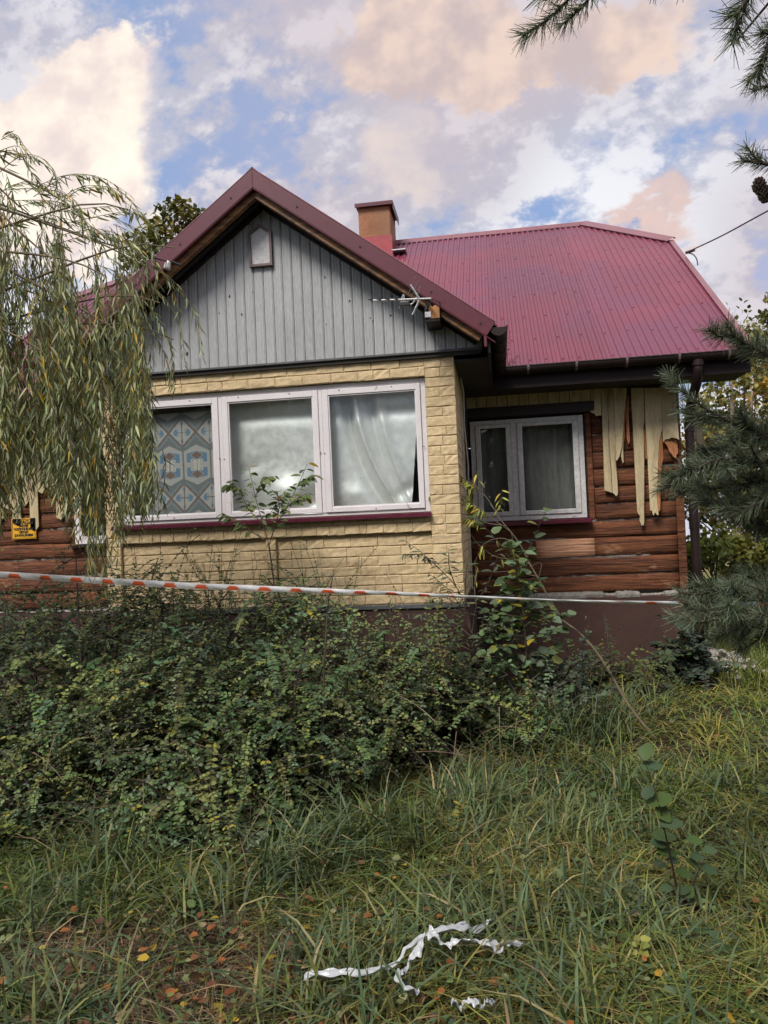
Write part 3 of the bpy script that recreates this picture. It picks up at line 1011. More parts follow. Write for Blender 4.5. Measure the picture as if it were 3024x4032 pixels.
def tmax(x):
    if x > RXR:
        return TM - (TM - TH) * (x - RXR) / (VXR - RXR)
    if x < RXL:
        return TM - (TM - TH) * (RXL - x) / (RXL - VXL)
    return TM


def sheet(u0, u1, back, lift=0.0):
    pr = profile(u0, u1)
    V, F = [], []
    for (u, h) in pr:
        tm = tmax(u) - .01
        segs = 2
        for k in range(segs + 1):
            t = -.02 + (tm + .02) * k / segs
            V.append(main_point(u, t, h + lift, back))
    n = 3
    for i in range(len(pr) - 1):
        for k in range(n - 1):
            q = (i * n + k, (i + 1) * n + k, (i + 1) * n + k + 1, i * n + k + 1)
            F.append(q if not back else q[::-1])
    # thickness: turned-down lip at the eave so the edge reads
    m0 = len(V)
    for i, (u, h) in enumerate(pr):
        V.append(main_point(u, -.02, h + lift - .004, back))
    for i in range(len(pr) - 1):
        F.append((m0 + i, m0 + i + 1, (i + 1) * n, i * n))
    obj('roof_sheet', V, F, 'roof_metal', ROOF)


SW = RIB * 14
k0 = math.floor(VXL / SW)
u = VXL
i = 0
while u < VXR - .01:
    ue = min((math.floor(u / SW + 1e-6) + 1) * SW, VXR)
    for back in (False, True):
        sheet(u, min(ue + .02, VXR), back, .0016 * (i % 2))
    u = ue
    i += 1
# small hips at both ends
for s_, xr, xv in ((1, RXR, VXR), (-1, RXL, VXL)):
    zh = EZ + MS * (HY - EY)
    V, F = [], []
    pr = profile(HY, 2 * RY - HY)
    for (w, h) in pr:
        f_ = 1 - abs(w - RY) / (RY - HY)
        V += [(xv + s_ * h * .5 - s_ * .0, w, zh + h * .8), (xv + (xr - xv) * f_ + s_ * h * .5, w, zh + (RZ - zh) * f_ + h * .8)]
    for q in range(len(pr) - 1):
        F.append((2 * q, 2 * q + 2, 2 * q + 3, 2 * q + 1) if s_ > 0 else (2 * q + 1, 2 * q + 3, 2 * q + 2, 2 * q))
    obj('hip_sheet', V, F, 'roof_metal', ROOF)


def cap(p, q, w, name, dn=.05):
    """bent ridge flashing along p-q: a flat roll with two falling wings towards -y and +y"""
    p, q = np.array(p, float), np.array(q, float)
    d = (q - p) / np.linalg.norm(q - p)
    V, F = [], []
    prof = [(-w, -w * MS - .004), (-w, -w * MS + .006), (-.03, .020), (0, .034), (.03, .020), (w, -w * MS + .006), (w, -w * MS - .004)]
    for e in (p, q):
        for a, b in prof:
            V.append((e[0], e[1] + a, e[2] + b + .022))
    n = len(prof)
    for k in range(n - 1):
        F.append((k, k + n, k + 1 + n, k + 1))
    return obj(name, V, F, 'cap_metal', ROOF)


cap((RXL, RY, RZ), (RXR + .02, RY, RZ), .075, 'ridge_cap')
zh = EZ + MS * (HY - EY)


def hip_cap(a, b):
    a, b = np.array(a, float), np.array(b, float)
    d = (b - a) / np.linalg.norm(b - a)
    nf = np.array([0, -math.sin(math.atan(MS)), math.cos(math.atan(MS))])
    w = np.cross(d, nf)
    w /= np.linalg.norm(w)
    if w[2] > 0:
        w = -w
    if w[1] > 0:
        w[1] = w[1]
    V, F = [], []
    for e in (a, b):
        V += [e + w * .10 + nf * .024, e + w * .10 + nf * .034, e + nf * .046, e - w * .04 + nf * .052, e - w * .07 + nf * .02]
    for k in range(4):
        F.append((k, k + 5, k + 6, k + 1))
    obj('hip_cap', V, F, 'cap_metal', ROOF)


hip_cap((RXR, RY, RZ), (VXR, HY, zh))
hip_cap((RXL, RY, RZ), (VXL, HY, zh))
for xv in (VXR, VXL):
    for back in (False, True):
        V = []
        for t in (-.02, TH):
            for dx, h in ((-.05, .024), (.012, .026), (.012, -.09)):
                V.append(main_point(xv + (dx if xv > 0 else -dx), t, h, back))
        obj('verge_trim', V, [(0, 3, 4, 1), (1, 4, 5, 2)], 'cap_metal', ROOF)
# screws on the main slope
sm = MB()
ca, sa = math.cos(math.atan(MS)), math.sin(math.atan(MS))
for ti, t in enumerate((.06, .62, 1.28, 2.0, 2.75, 3.5, 4.3)):
    kk = math.floor(VXL / RIB)
    while kk * RIB < VXR - .1:
        if (kk + ti) % (2 if t < .1 else 3) == 0:
            x = kk * RIB + .050
            if t < tmax(x) - .1 and x > -.6 and not (t < .1 and rng.random() < .2):
                c = np.array(main_point(x, t + rng.normal(0, .012), .0135))
                nrm = np.array([0, -sa, ca])
                sm.tube([c, c + nrm * .006], .0085, 6)
        kk += 1
o = sm.build('roof_screws', 'flash_metal', ROOF)
o['kind'] = 'stuff'
# gable slopes, trimmed to the valley
for s_ in (-1, 1):
    V, F = [], []
    pr = profile(5.99, EY + (GZ - EZ) / MS)
    xe = XE1 + .01 if s_ > 0 else XE0 - .01
    run = abs(xe - GC)
    for (w, h) in pr:
        zlow = max(GZ - GS * run, EZ + MS * (w - EY) - .0)
        rr = min(run, (GZ - zlow) / GS)
        for f_ in (0.0, 1.0):
            d = rr * f_
            V.append((GC + s_ * (d + h * math.sin(GA)), w, GZ - GS * d + h * math.cos(GA) - .022))
    for q in range(len(pr) - 1):
        qd = (2 * q, 2 * q + 1, 2 * q + 3, 2 * q + 2)
        F.append(qd if s_ < 0 else qd[::-1])
    obj('roof_sheet', V, F, 'roof_metal', ROOF)
V = []
for yy in (5.985, 9.75):
    V += [(GC - .10, yy, GZ - .10 * GS + .005), (GC, yy, GZ + .016), (GC + .10, yy, GZ - .10 * GS + .005)]
obj('ridge_cap', V, [(0, 1, 4, 3), (1, 2, 5, 4)], 'cap_metal', ROOF)
# end gables of the main house below the half hips
for xv in (WXR - .03, WXL + .03):
    MB_ = MB()
    v = [(xv, YW + .1, 3.0), (xv, 2 * RY - YW - .1, 3.0), (xv, 2 * RY - HY, zh - .1), (xv, HY, zh - .1)]
    obj('end_wall', v, [(0, 1, 2, 3)], 'grey_plank', HOUSE)
    obj('end_overhang', [(xv, HY, zh - .05), (xv, 2 * RY - HY, zh - .05), (VXR if xv > 0 else VXL, 2 * RY - HY, zh - .03), (VXR if xv > 0 else VXL, HY, zh - .03)], [(0, 1, 2, 3)], 'soffit_wood', ROOF)
# deck under the main slope
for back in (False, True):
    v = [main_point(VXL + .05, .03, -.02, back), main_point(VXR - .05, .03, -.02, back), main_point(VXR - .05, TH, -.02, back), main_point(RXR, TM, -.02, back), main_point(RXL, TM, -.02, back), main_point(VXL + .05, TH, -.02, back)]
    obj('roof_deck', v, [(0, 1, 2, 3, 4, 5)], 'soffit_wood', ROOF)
# eave edge of the deck: fascias and soffits
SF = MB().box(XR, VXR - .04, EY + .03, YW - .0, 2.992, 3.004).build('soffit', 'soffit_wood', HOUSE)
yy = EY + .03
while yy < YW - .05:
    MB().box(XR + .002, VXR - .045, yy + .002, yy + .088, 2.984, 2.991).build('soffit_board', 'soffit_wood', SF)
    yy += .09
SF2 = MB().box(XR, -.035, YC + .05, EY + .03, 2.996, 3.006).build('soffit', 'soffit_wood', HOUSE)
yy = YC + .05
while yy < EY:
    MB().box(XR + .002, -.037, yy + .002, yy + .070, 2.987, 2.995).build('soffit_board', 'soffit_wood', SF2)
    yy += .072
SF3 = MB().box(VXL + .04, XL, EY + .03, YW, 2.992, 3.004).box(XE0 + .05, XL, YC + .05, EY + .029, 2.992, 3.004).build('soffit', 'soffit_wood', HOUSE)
bevel(MB().box(-.034, VXR - .03, EY + .004, EY + .028, 2.975, 3.185).build('fascia', 'gutter_brown', HOUSE), .003)
bevel(MB().box(-.034, -.012, 6.03, EY + .003, 2.975, 3.175).build('fascia', 'gutter_brown', HOUSE), .003)
MB().box(VXL + .03, XE0 + .02, EY + .004, EY + .028, 2.975, 3.185).build('fascia', 'gutter_brown', HOUSE)
MB().box(XE0 + .022, XE0 + .044, 6.03, EY + .003, 2.975, 3.175).build('fascia', 'gutter_brown', HOUSE)
bevel(MB().box(-.060, -.036, 5.99, 6.028, 3.02, 3.16).build('fascia_end', 'flash_metal', HOUSE), .003)


# --- gutters
def gutter(p, q, out, name='gutter', r=.066):
    """half-round channel from p to q; out = unit vector pointing away from the wall"""
    p, q, out = (np.array(k, float) for k in (p, q, out))
    up = np.array([0, 0, 1.0])
    prof = []
    for a in np.linspace(math.pi, 2 * math.pi, 11):
        prof.append((r * math.cos(a), r * math.sin(a)))
    inn = [(x * .93, z * .93 + .001) for x, z in prof[::-1]]
    lip = [(r + .006, .004), (r + .002, .012), (r - .006, .006)]
    ring = prof + lip + inn
    V, F = [], []
    for e in (p, q):
        for a, b in ring:
            V.append(e + out * a + up * b)
    n = len(ring)
    for k in range(n):
        F.append((k, (k + 1) % n, (k + 1) % n + n, k + n))
    # end plate
    pv = len(V)
    for a, b in prof:
        V.append(p + out * a + up * b)
    F.append(tuple(range(pv, pv + len(prof))))
    pv = len(V)
    for a, b in prof:
        V.append(q + out * a + up * b)
    F.append(tuple(range(pv + len(prof) - 1, pv - 1, -1)))
    return obj(name, V, F, 'gutter_brown', HOUSE, smooth=False)


GT = gutter((.07, EY - .062, 3.165), (VXR + .02, EY - .062, 3.165), (0, -1, 0))
GT2 = gutter((.055, 5.995, 3.165), (.055, EY + .0, 3.165), (1, 0, 0))
gutter((VXL, EY - .062, 3.165), (XE0 - .12, EY - .062, 3.165), (0, -1, 0))
gutter((XE0 - .055, 5.995, 3.165), (XE0 - .055, EY, 3.165), (-1, 0, 0))


def strap(c, out, tang, parent, r=.069):
    c, out, tang = (np.array(k, float) for k in (c, out, tang))
    V, F = [], []
    for a in np.linspace(math.pi * .95, 2.06 * math.pi, 10):
        for s_ in (-.011, .011):
            for k in (r, r + .004):
                V.append(c + out * k * math.cos(a) + np.array([0, 0, k * math.sin(a)]) + tang * s_)
    for i in range(9):
        b = i * 4
        F += [(b, b + 4, b + 5, b + 1), (b + 1, b + 5, b + 7, b + 3), (b + 3, b + 7, b + 6, b + 2)]
    obj('bracket', V, F, 'hatch_brown' if out[1] else 'gutter_brown', parent)


for x in (.34, .80, 1.27, 1.75, 2.20):
    strap((x, EY - .062, 3.165), (0, -1, 0), (1, 0, 0), GT)
for y in (6.25, 6.62, 6.99, 7.36):
    strap((.055, y, 3.165), (1, 0, 0), (0, 1, 0), GT2)
# downpipe
dx = 1.925
DP = MB().tube([(dx, EY - .062, 3.11), (dx, EY - .062, 3.02), (dx, EY + .02, 2.90), (dx, YW - .25, 2.78), (dx, YW - .11, 2.66), (dx, YW - .10, 2.50), (dx, YW - .10, 1.2), (dx, YW - .10, .10)], .046, 14).build('downpipe', 'gutter_brown', HOUSE, smooth=True)
MB().tube([(dx, EY - .062, 3.115), (dx, EY - .062, 3.06)], .056, 14).build('outlet', 'gutter_brown', DP)
for z in (2.52, 1.55, .80):
    MB().tube([(dx, YW - .10, z - .035), (dx, YW - .10, z + .035)], .051, 14).build('pipe_collar', 'gutter_brown', DP)
# white conduit, timber strip and cable in the corner beside the bay
MB().box(XR + .002, XR + .014, 7.05, 7.085, 1.9, 2.75).build('conduit', 'white_upvc', HOUSE)
MB().box(XR + .002, XR + .03, 7.7, 7.9, 1.75, 2.97).build('corner_board', 'soffit_wood', HOUSE)
MB().tube([(XR + .02, 7.0, 2.98), (XR + .03, 7.25, 2.9), (XR + .02, 7.35, 2.6), (XR + .035, 7.45, 2.2), (XR + .02, 7.4, 1.8), (XR + .02, 7.5, 1.02)], .006, 5).build('wall_cable', 'white_upvc', HOUSE)

# --- chimney
cx0, cx1, cy0, cy1 = -1.885, -1.405, 11.25, 11.85
CHM = MB().box(cx0, cx1, cy0, cy1, 5.3, 6.44).build('chimney', 'chimney_render', HOUSE)
bevel(CHM, .012)
bevel(MB().box(cx0 - .035, cx1 + .04, cy0 - .05, cy1 + .05, 6.445, 6.475).box(cx0 - .04, cx1 + .045, cy0 - .06, cy0 - .0505, 6.42, 6.48).box(cx1 + .0455, cx1 + .052, cy0 - .055, cy1 + .05, 6.36, 6.478).build('chimney_cap', 'flash_metal', CHM), .004)
MB().box(cx0 - .012, cx1 + .012, cy0 - .012, cy1 + .012, 5.4, 5.985).build('chimney_flashing', 'red_flash', CHM)
MB().prism([(cx1 + .02, 5.70), (cx1 + .22, 5.70), (cx1 + .22, 5.715), (cx1 + .02, 5.715)], cy0 - .14, cy0 + .3).build('flashing_apron', 'alu', CHM)

# --- purlin end
PU = MB().box(-.512, -.390, 6.0, 6.30, 3.249, 3.381).build('purlin', 'gutter_brown', HOUSE)
bevel(PU, .004)
MB().box(-.474, -.394, 5.994, 5.9995, 3.275, 3.377).build('purlin_end_grain', 'amber_end', PU)
ap = MB().box(-.508, -.462, 5.988, 5.9938, 3.285, 3.328).build('bracket_plate', 'alu', PU)

# --- curtains
def curtain(name, x0, x1, z0, z1, fy_, nx, nz, mat, colf=None, xf=None):
    V, F, C = [], [], []
    for j in range(nz + 1):
        for i in range(nx + 1):
            s_, t_ = i / nx, j / nz
            s2 = xf(s_, t_) if xf else s_
            V.append((x0 + (x1 - x0) * s2, fy_(s_, t_), z0 + (z1 - z0) * t_))
            if colf:
                C.append(colf(s_, t_))
    for j in range(nz):
        for i in range(nx):
            a = j * (nx + 1) + i
            F.append((a, a + 1, a + nx + 2, a + nx + 1))
    return obj(name, V, F, mat, None, True, np.array(C) if colf else None)


g_ = lambda v, w: math.exp(-(v / w) ** 2)
CY = YF + .15


def fold2(s, t):
    d = CY + .010
    d += .028 * g_(s - .02 - .1 * (1 - t), .10) * (1 - t)
    d -= .045 * g_(s - .62, .20) * g_(t - .16, .14)
    d += .070 * g_(s - .85, .22) * g_(t - .02 - .25 * max(0, s - .6), .10)
    d += .056 * g_(s - .25, .16) * g_(t - .0, .16)
    d += .012 * g_(t - .36 - .2 * s, .05) * g_(s - .1, .25)
    d += .004 * math.sin(s * 6 + t * 2)
    d += .010 * g_(t - .80, .05)
    return d


def fold3(s, t):
    d = CY + .012
    q = (1 - t)
    c1 = .20 + .10 * q + .42 * q ** 2.6
    c2 = .30 + .14 * q + .44 * q ** 2.4
    c3 = .46 + .12 * q + .36 * q ** 2.2
    d += .062 * g_(s - c1, .055 + .03 * q) - .048 * g_(s - c2, .042 + .012 * q) + .040 * g_(s - c3, .055) - .024 * g_(s - c3 - .10, .06)
    d += .035 * g_(s - .05, .2) * g_(t, .14) - .02 * g_(s - .25, .2) * g_(t - .13, .08)
    d += .016 * g_(t - .17 + .25 * (1 - s), .05) * g_(s - .92, .18)
    d += .010 * g_(t - .78, .05)
    return d


tag(curtain('curtain', PAN[1][0] - .04, PAN[1][1] + .04, 1.80, 2.86, fold2, 70, 70, 'silver_cloth'), 'silver satin curtain with a crumpled hem behind the middle bay window pane', 'curtain', 'curtains behind the bay window')
tag(curtain('curtain', PAN[2][0] - .04, PAN[2][1] + .02, 1.80, 2.86, fold3, 90, 80, 'silver_cloth', xf=lambda s, t: s * (1 - .135 * (1 - t))),
    'silver satin curtain with long slanting folds behind the right bay window pane', 'curtain', 'curtains behind the bay window')


def print_col(s, t):
    w, h = .80, 1.0
    U = s * 3.38 - 1.40
    u = (U + .5) % 1.0 - .5
    v = (t - .508) * 4.15
    v = (v + 1.27) % 2.54 - 1.27
    DK, CR_, BL, BR, TE = (.145, .165, .168), (.37, .37, .355), (.12, .205, .30), (.165, .112, .095), (.17, .22, .235)
    au, av = abs(u), abs(v)
    if au < .47 and av + .55 * au < .78:
        if abs(u) < .20 and abs(av - .37) < .17 and au / .21 + abs(av - .37) / .165 < 1:
            return BR if abs(av - .37) < .12 or av < .37 else (.20, .17, .15)
        if au < .012 and av < .20:
            return BR
        if (au < .10 and av < .21) or math.hypot(au - .15, av - .16) < .075 and math.hypot(au - .15, av - .16) > .028:
            return (.48, .46, .41)
        if math.hypot(au - .15, av - .16) <= .028:
            return TE
        if au < .37 and av + .25 * au < .53 and av + .3 * au > .11 and not (au / .235 + abs(av - .37) / .19 < 1):
            return BL if av > .10 else CR_
        return CR_
    if abs(au - .5) / .075 + av / .11 < 1:
        return BR
    y2 = 1.27 - av
    if y2 < .62:
        r = au - y2 * .86
        if abs(r) < .045 and y2 < .50:
            return BR
        if r < 0:
            if -.16 < r < -.045 and y2 < .58:
                return TE
            return DK
        du = .5 - au
        if y2 < .52:
            if du < .014:
                return BR
            if abs(du) < .05 - abs(y2 - .34) * .35 and abs(y2 - .34) < .11:
                return BL
            if math.hypot(du - .17, y2) < .145 and not (du < .12 and y2 < .12) and math.hypot(du - .13, y2 - .085) > .05:
                return BL
            if y2 < .015 and du < .16:
                return BR
            if math.hypot(du - .13, y2 - .085) < .024:
                return TE
            if r > .055 and not (math.hypot(au - .30, y2 - .47) < .035):
                return CR_
        return DK
    return DK


tag(curtain('curtain', PAN[0][0] - .04, PAN[0][1] + .04, 1.80, 2.745, lambda s, t: CY + .006 * math.sin(s * 9) + .003 * math.sin(t * 5), 170, 200, 'printed_cloth', print_col),
    'patterned curtain of blue and brown hexagons and scrolls behind the left bay window pane', 'curtain', 'curtains behind the bay window')
tag(curtain('curtain', -.26, .88, 1.68, 2.72, lambda s, t: YW + .10 + .012 * math.sin(s * 55 + math.sin(t * 3)), 150, 6, 'net_cloth'), 'dim grey net curtain behind the window in the log wall', 'curtain')


# ------------------------------------------------------------------ vegetation tools
def nrm(v):
    return v / (np.linalg.norm(v, axis=-1, keepdims=True) + 1e-9)


def pick(cols, n, jit=0.18, r=rng, p=None):
    c = np.array(cols)[r.choice(len(cols), n, p=p)]
    return np.clip(c * (1 + r.normal(0, jit, (n, 1))) * (1 + r.normal(0, jit * .25, (n, 3))), 0.003, 1)


def leaf_arrays(P, D, N, L, W, shape=(.32, 1.0, .70, .72), fold=.25, curl=.0):
    """leaf blades of two quads: base P, direction D, face normal N, length L, half width W; returns V,Q"""
    n = len(P)
    D = nrm(D)
    S = nrm(np.cross(D, N))
    N = np.cross(S, D)
    L = np.broadcast_to(np.asarray(L, float), (n,))[:, None]
    W = np.broadcast_to(np.asarray(W, float), (n,))[:, None]
    a, wa, b, wb = shape
    tip = P + D * L - N * L * curl
    mk = lambda t, w, s: P + D * L * t + S * W * w * s + N * W * w * fold - N * L * curl * t * t
    V = np.stack([P, mk(a, wa, -1), mk(b, wb, -1), tip, mk(b, wb, 1), mk(a, wa, 1)], 1)
    base = np.arange(n)[:, None] * 6
    Q = np.concatenate([base + np.array([0, 1, 2, 3]), base + np.array([0, 3, 4, 5])], 0)
    return V.reshape(-1, 3), Q


def leaf_fine(P, D, N, L, W, pw=.62, skew=.40, fold=.22, curl=.15):
    """broad leaf blades: seven stations, a midrib and two curved halves"""
    n = len(P)
    D = nrm(D)
    S = nrm(np.cross(D, N))
    N = np.cross(S, D)
    L = np.broadcast_to(np.asarray(L, float), (n,))[:, None]
    W = np.broadcast_to(np.asarray(W, float), (n,))[:, None]
    ts = np.array([0, .08, .22, .40, .60, .80, .93, 1.0])
    k = len(ts)
    prof = np.sin(np.pi * ts ** (np.log(.5) / np.log(skew))) ** pw
    rows = []
    for t, w in zip(ts, prof):
        c = P + D * L * t - N * L * curl * t * t
        wob = 1 + .10 * np.sin(t * 21)
        rows += [c - S * W * w * wob + N * W * w * fold, c, c + S * W * w * wob + N * W * w * fold]
    V = np.stack(rows, 1)
    base = np.arange(n)[:, None] * 3 * k
    Q = []
    for i in range(k - 1):
        a = 3 * i
        Q += [base + np.array([a, a + 3, a + 4, a + 1]), base + np.array([a + 1, a + 4, a + 5, a + 2])]
    return V.reshape(-1, 3), np.concatenate(Q, 0)


def tubes_arrays(paths, r0, r1, n=4):
    """paths (m,k,3) -> thin tubes tapering r0..r1"""
    m_, k, _ = paths.shape
    d = nrm(np.gradient(paths, axis=1))
    ref = np.where(np.abs(d[..., 2:3]) > .9, np.array([1., 0, 0]), np.array([0, 0, 1.]))
    u = nrm(np.cross(d, ref))
    w = np.cross(d, u)
    t = np.linspace(0, 1, k)[None, :, None]
    r0 = np.asarray(r0, float).reshape(-1, 1, 1)
    r1 = np.asarray(r1, float).reshape(-1, 1, 1)
    rad = r0 + (r1 - r0) * t
    V = np.stack([paths + rad * (u * math.cos(a) + w * math.sin(a)) for a in np.arange(n) * 2 * math.pi / n], 2)   # m,k,n,3
    i = np.arange(m_)[:, None, None] * k * n
    j = np.arange(k - 1)[None, :, None] * n
    q = np.arange(n)[None, None, :]
    q2 = (q + 1) % n
    Q = np.stack([i + j + q, i + j + q2, i + j + n + q2, i + j + n + q], -1).reshape(-1, 4)
    return V.reshape(-1, 3), Q


class Bulk:
    def __init__(s):
        s.V, s.Q, s.C, s.n = [], [], [], 0

    def add(s, V, Q, C):
        s.V.append(V)
        s.Q.append(Q + s.n)
        C = np.asarray(C, float)
        if C.ndim == 1:
            C = np.tile(C, (len(V), 1))
        elif len(C) != len(V):
            C = np.repeat(C, len(V) // len(C), axis=0)
        s.C.append(C)
        s.n += len(V)

    def build(s, name, mat, parent=None, smooth=False):
        return fast(name, np.concatenate(s.V), np.concatenate(s.Q), None, mat, parent, np.concatenate(s.C), smooth)


def resample(pts, k):
    pts = np.array(pts, float)
    d = np.concatenate([[0], np.cumsum(np.linalg.norm(np.diff(pts, axis=0), axis=1))])
    t = np.linspace(0, d[-1], k)
    out = np.stack([np.interp(t, d, pts[:, i]) for i in range(3)], 1)
    for _ in range(2):
        out[1:-1] = .25 * out[:-2] + .5 * out[1:-1] + .25 * out[2:]
    return out


def path_sample(path, t):
    k = len(path) - 1
    f = np.clip(np.asarray(t) * k, 0, k - 1e-6)
    i = f.astype(int)
    w = (f - i)[:, None]
    p = path[i] * (1 - w) + path[i + 1] * w
    return p, nrm(path[i + 1] - path[i])


# ------------------------------------------------------------------ thicket of small-leaved shrubs below the bay
SHRUB_G = [(.085, .135, .052), (.110, .168, .060), (.145, .205, .068), (.064, .108, .050), (.200, .235, .068), (.130, .190, .105), (.15, .165, .055)]


def shrub(name, c, rad, n_tw, label, seed, group, ymin=None, tall=0, leafL=.0255, cols=SHRUB_G, sparse_top=True):
    r = np.random.default_rng(seed)
    c, rad = np.array(c, float), np.array(rad, float)
    root = empty(name, (c[0], c[1], float(gz(c[0], c[1]))), label, 'shrub', group)
    # arching twigs whose tips lie through the outer shell of an uneven dome
    k = 9
    d = nrm(r.normal(size=(n_tw, 3)) * np.array([1, 1, .8]) + np.array([0, -.55, .25]))
    lump = 1 + .22 * np.sin(d[:, 0] * 7 + seed) * np.sin(d[:, 2] * 6 + seed * 2) + .12 * np.sin(d[:, 0] * 15 + d[:, 1] * 13 + seed)
    tip = c + d * rad * (lump * r.uniform(.62, 1.05, n_tw) ** .6)[:, None]
    tip[:, 2] = np.maximum(tip[:, 2], .05 + .1 * r.random(n_tw))
    ln = r.uniform(.28, .55, n_tw)
    az = np.arctan2(d[:, 1], d[:, 0]) + r.normal(0, .7, n_tw)
    out = np.stack([np.cos(az), np.sin(az), np.zeros(n_tw)], 1)
    slope = r.normal(-.16, .40, n_tw)
    t = np.linspace(-1, 0, k)[None, :, None]
    paths = tip[:, None, :] + out[:, None, :] * ln[:, None, None] * t
    arch = (-(t + .45) ** 2 + .2025) * .55 + slope[:, None, None] * t
    paths[..., 2:3] += ln[:, None, None] * arch
    paths[..., 2] = np.maximum(paths[..., 2], .02)
    if tall:
        # thin whips standing above the rest
        tx = c[0] + r.uniform(-1, 1, tall) * rad[0] * .9
        ty = c[1] + r.uniform(-.3, .9, tall) * rad[1] * .8
        h = c[2] + rad[2] * .6
        ll = r.uniform(.35, .75, tall)
        tt = np.linspace(0, 1, k)[None, :, None]
        up = np.stack([r.normal(0, .28, tall), r.normal(-.05, .2, tall), np.ones(tall)], 1)
        w = np.stack([tx, ty, np.full(tall, h)], 1)[:, None, :] + up[:, None, :] * ll[:, None, None] * tt
        w[..., 0:1] += r.normal(0, .10, (tall, 1, 1)) * tt ** 2
        paths = np.concatenate([paths, w], 0)
    m_ = len(paths)
    B = Bulk()
    tv, tq = tubes_arrays(paths, np.full(m_, .0032), np.full(m_, .0012), 3)
    B.add(tv, tq, np.array([.070, .042, .028]))
    # main stems from the ground
    ns = 46
    s_t = paths[r.choice(n_tw, ns), 0]
    s_b = np.stack([c[0] + r.normal(0, rad[0] * .35, ns), c[1] + r.normal(0, rad[1] * .3, ns), np.zeros(ns)], 1)
    tt = np.linspace(0, 1, 6)[None, :, None]
    sp = s_b[:, None, :] * (1 - tt) + s_t[:, None, :] * tt
    sp[..., 2:3] += .22 * np.sin(tt * math.pi) * (s_t[:, None, 2:3])
    sv, sq = tubes_arrays(sp, np.full(ns, .008), np.full(ns, .004), 4)
    B.add(sv, sq, np.array([.060, .040, .030]))
    nd = 22
    dp = np.stack([c[0] + r.normal(0, rad[0] * .6, nd), c[1] - rad[1] * r.uniform(.3, 1.0, nd), c[2] * r.uniform(.2, 1.6, nd)], 1)
    dd = nrm(np.stack([r.normal(0, .6, nd), r.normal(-.3, .4, nd), r.normal(.2, .6, nd)], 1))
    dt = np.linspace(0, 1, 6)[None, :, None]
    dpa = dp[:, None, :] + dd[:, None, :] * dt * r.uniform(.2, .5, (nd, 1, 1)) - np.array([0, 0, .12]) * dt ** 2
    dpa[..., 2] = np.maximum(dpa[..., 2], .02)
    dv, dq = tubes_arrays(dpa, np.full(nd, .0035), np.full(nd, .0014), 3)
    B.add(dv, dq, np.repeat(pick([(.20, .14, .09), (.12, .075, .05), (.26, .20, .13)], nd, .2, r), 18, 0))
    B.build('stems', 'twig', root)['kind'] = 'stuff'
    # opposite leaves in pairs
    LB = Bulk()
    per = 18
    tl = np.tile(np.linspace(.10, 1.0, per), m_) + r.uniform(-.02, .02, m_ * per)
    idx = np.repeat(np.arange(m_), per)
    f = np.clip(tl * (k - 1), 0, k - 1.001)
    i = f.astype(int)
    w = (f - i)[:, None]
    P = paths[idx, i] * (1 - w) + paths[idx, i + 1] * w
    T = nrm(paths[idx, i + 1] - paths[idx, i])
    up = np.array([0, 0, 1.0]) + r.normal(0, .28, (len(P), 3))
    side = nrm(np.cross(T, up))
    base_c = pick(cols, m_, .24, r)[idx]
    tw_s = r.lognormal(0, .22, m_)[idx]
    yl = r.random(len(P)) < .018
    base_c[yl] = np.array([.30, .26, .04])
    for s_ in (-1, 1):
        keep = r.random(len(P)) < (.90 if not tall else .82)
        n = keep.sum()
        D = side[keep] * s_ + T[keep] * r.uniform(.25, .55, (n, 1)) + r.normal(0, .09, (n, 3))
        D[:, 2] -= .10
        N = nrm(np.array([0, 0, 1.0]) + .24 * r.normal(size=(n, 3)) + np.array([0, -.45, 0]))
        L = leafL * r.uniform(.65, 1.25, n) * tw_s[keep] * (1.05 - .45 * np.clip(tl[keep], 0, 1) ** 3)
        V, Q = leaf_arrays(P[keep], D, N, L, L * .35, (.30, 1.0, .72, .82), .12)
        LB.add(V, Q, base_c[keep] * (1 + r.normal(0, .12, (n, 1))))
    LB.build('foliage', 'leaf', root)
    return root


SG = 'thicket of small-leaved shrubs below the bay'
shrub('thicket_shrub', (-4.35, 5.55, .55), (.85, .95, .66), 520, 'leftmost dense small-leaved shrub of the thicket, under the yellow sign', 11, SG, tall=10)
shrub('thicket_shrub', (-3.05, 4.72, .46), (.76, .74, .68), 600, 'small-leaved shrub of the thicket in front of the willow fronds at the left edge', 12, SG, tall=8)
shrub('thicket_shrub', (-2.75, 5.55, .62), (.80, .62, .62), 520, 'tall small-leaved shrub against the left sunk brick panel', 13, SG, tall=26)
shrub('thicket_shrub', (-2.10, 4.58, .38), (.70, .72, .66), 600, 'dense small-leaved shrub at the front of the thicket, left of the sapling', 14, SG, tall=8)
shrub('thicket_shrub', (-1.62, 5.50, .52), (.66, .60, .62), 480, 'small-leaved shrub around the foot of the plum sapling', 15, SG, tall=26)
shrub('thicket_shrub', (-1.30, 4.64, .30), (.60, .66, .54), 500, 'dark small-leaved shrub jutting lowest into the grass right of the thicket middle', 16, SG, tall=6)
shrub('trailing_shrub', (-2.75, 4.02, .08), (.62, .42, .34), 190, 'low trailing sprays of shrub spilling into the grass at the left', 18, SG)
shrub('trailing_shrub', (-1.62, 3.98, .06), (.60, .40, .30), 190, 'low trailing sprays of shrub spilling into the grass below the thicket middle', 19, SG)
shrub('thicket_shrub', (-.80, 5.35, .34), (.52, .55, .46), 400, 'rightmost small-leaved shrub of the thicket, before the dark bay plinth', 17, SG, tall=22)


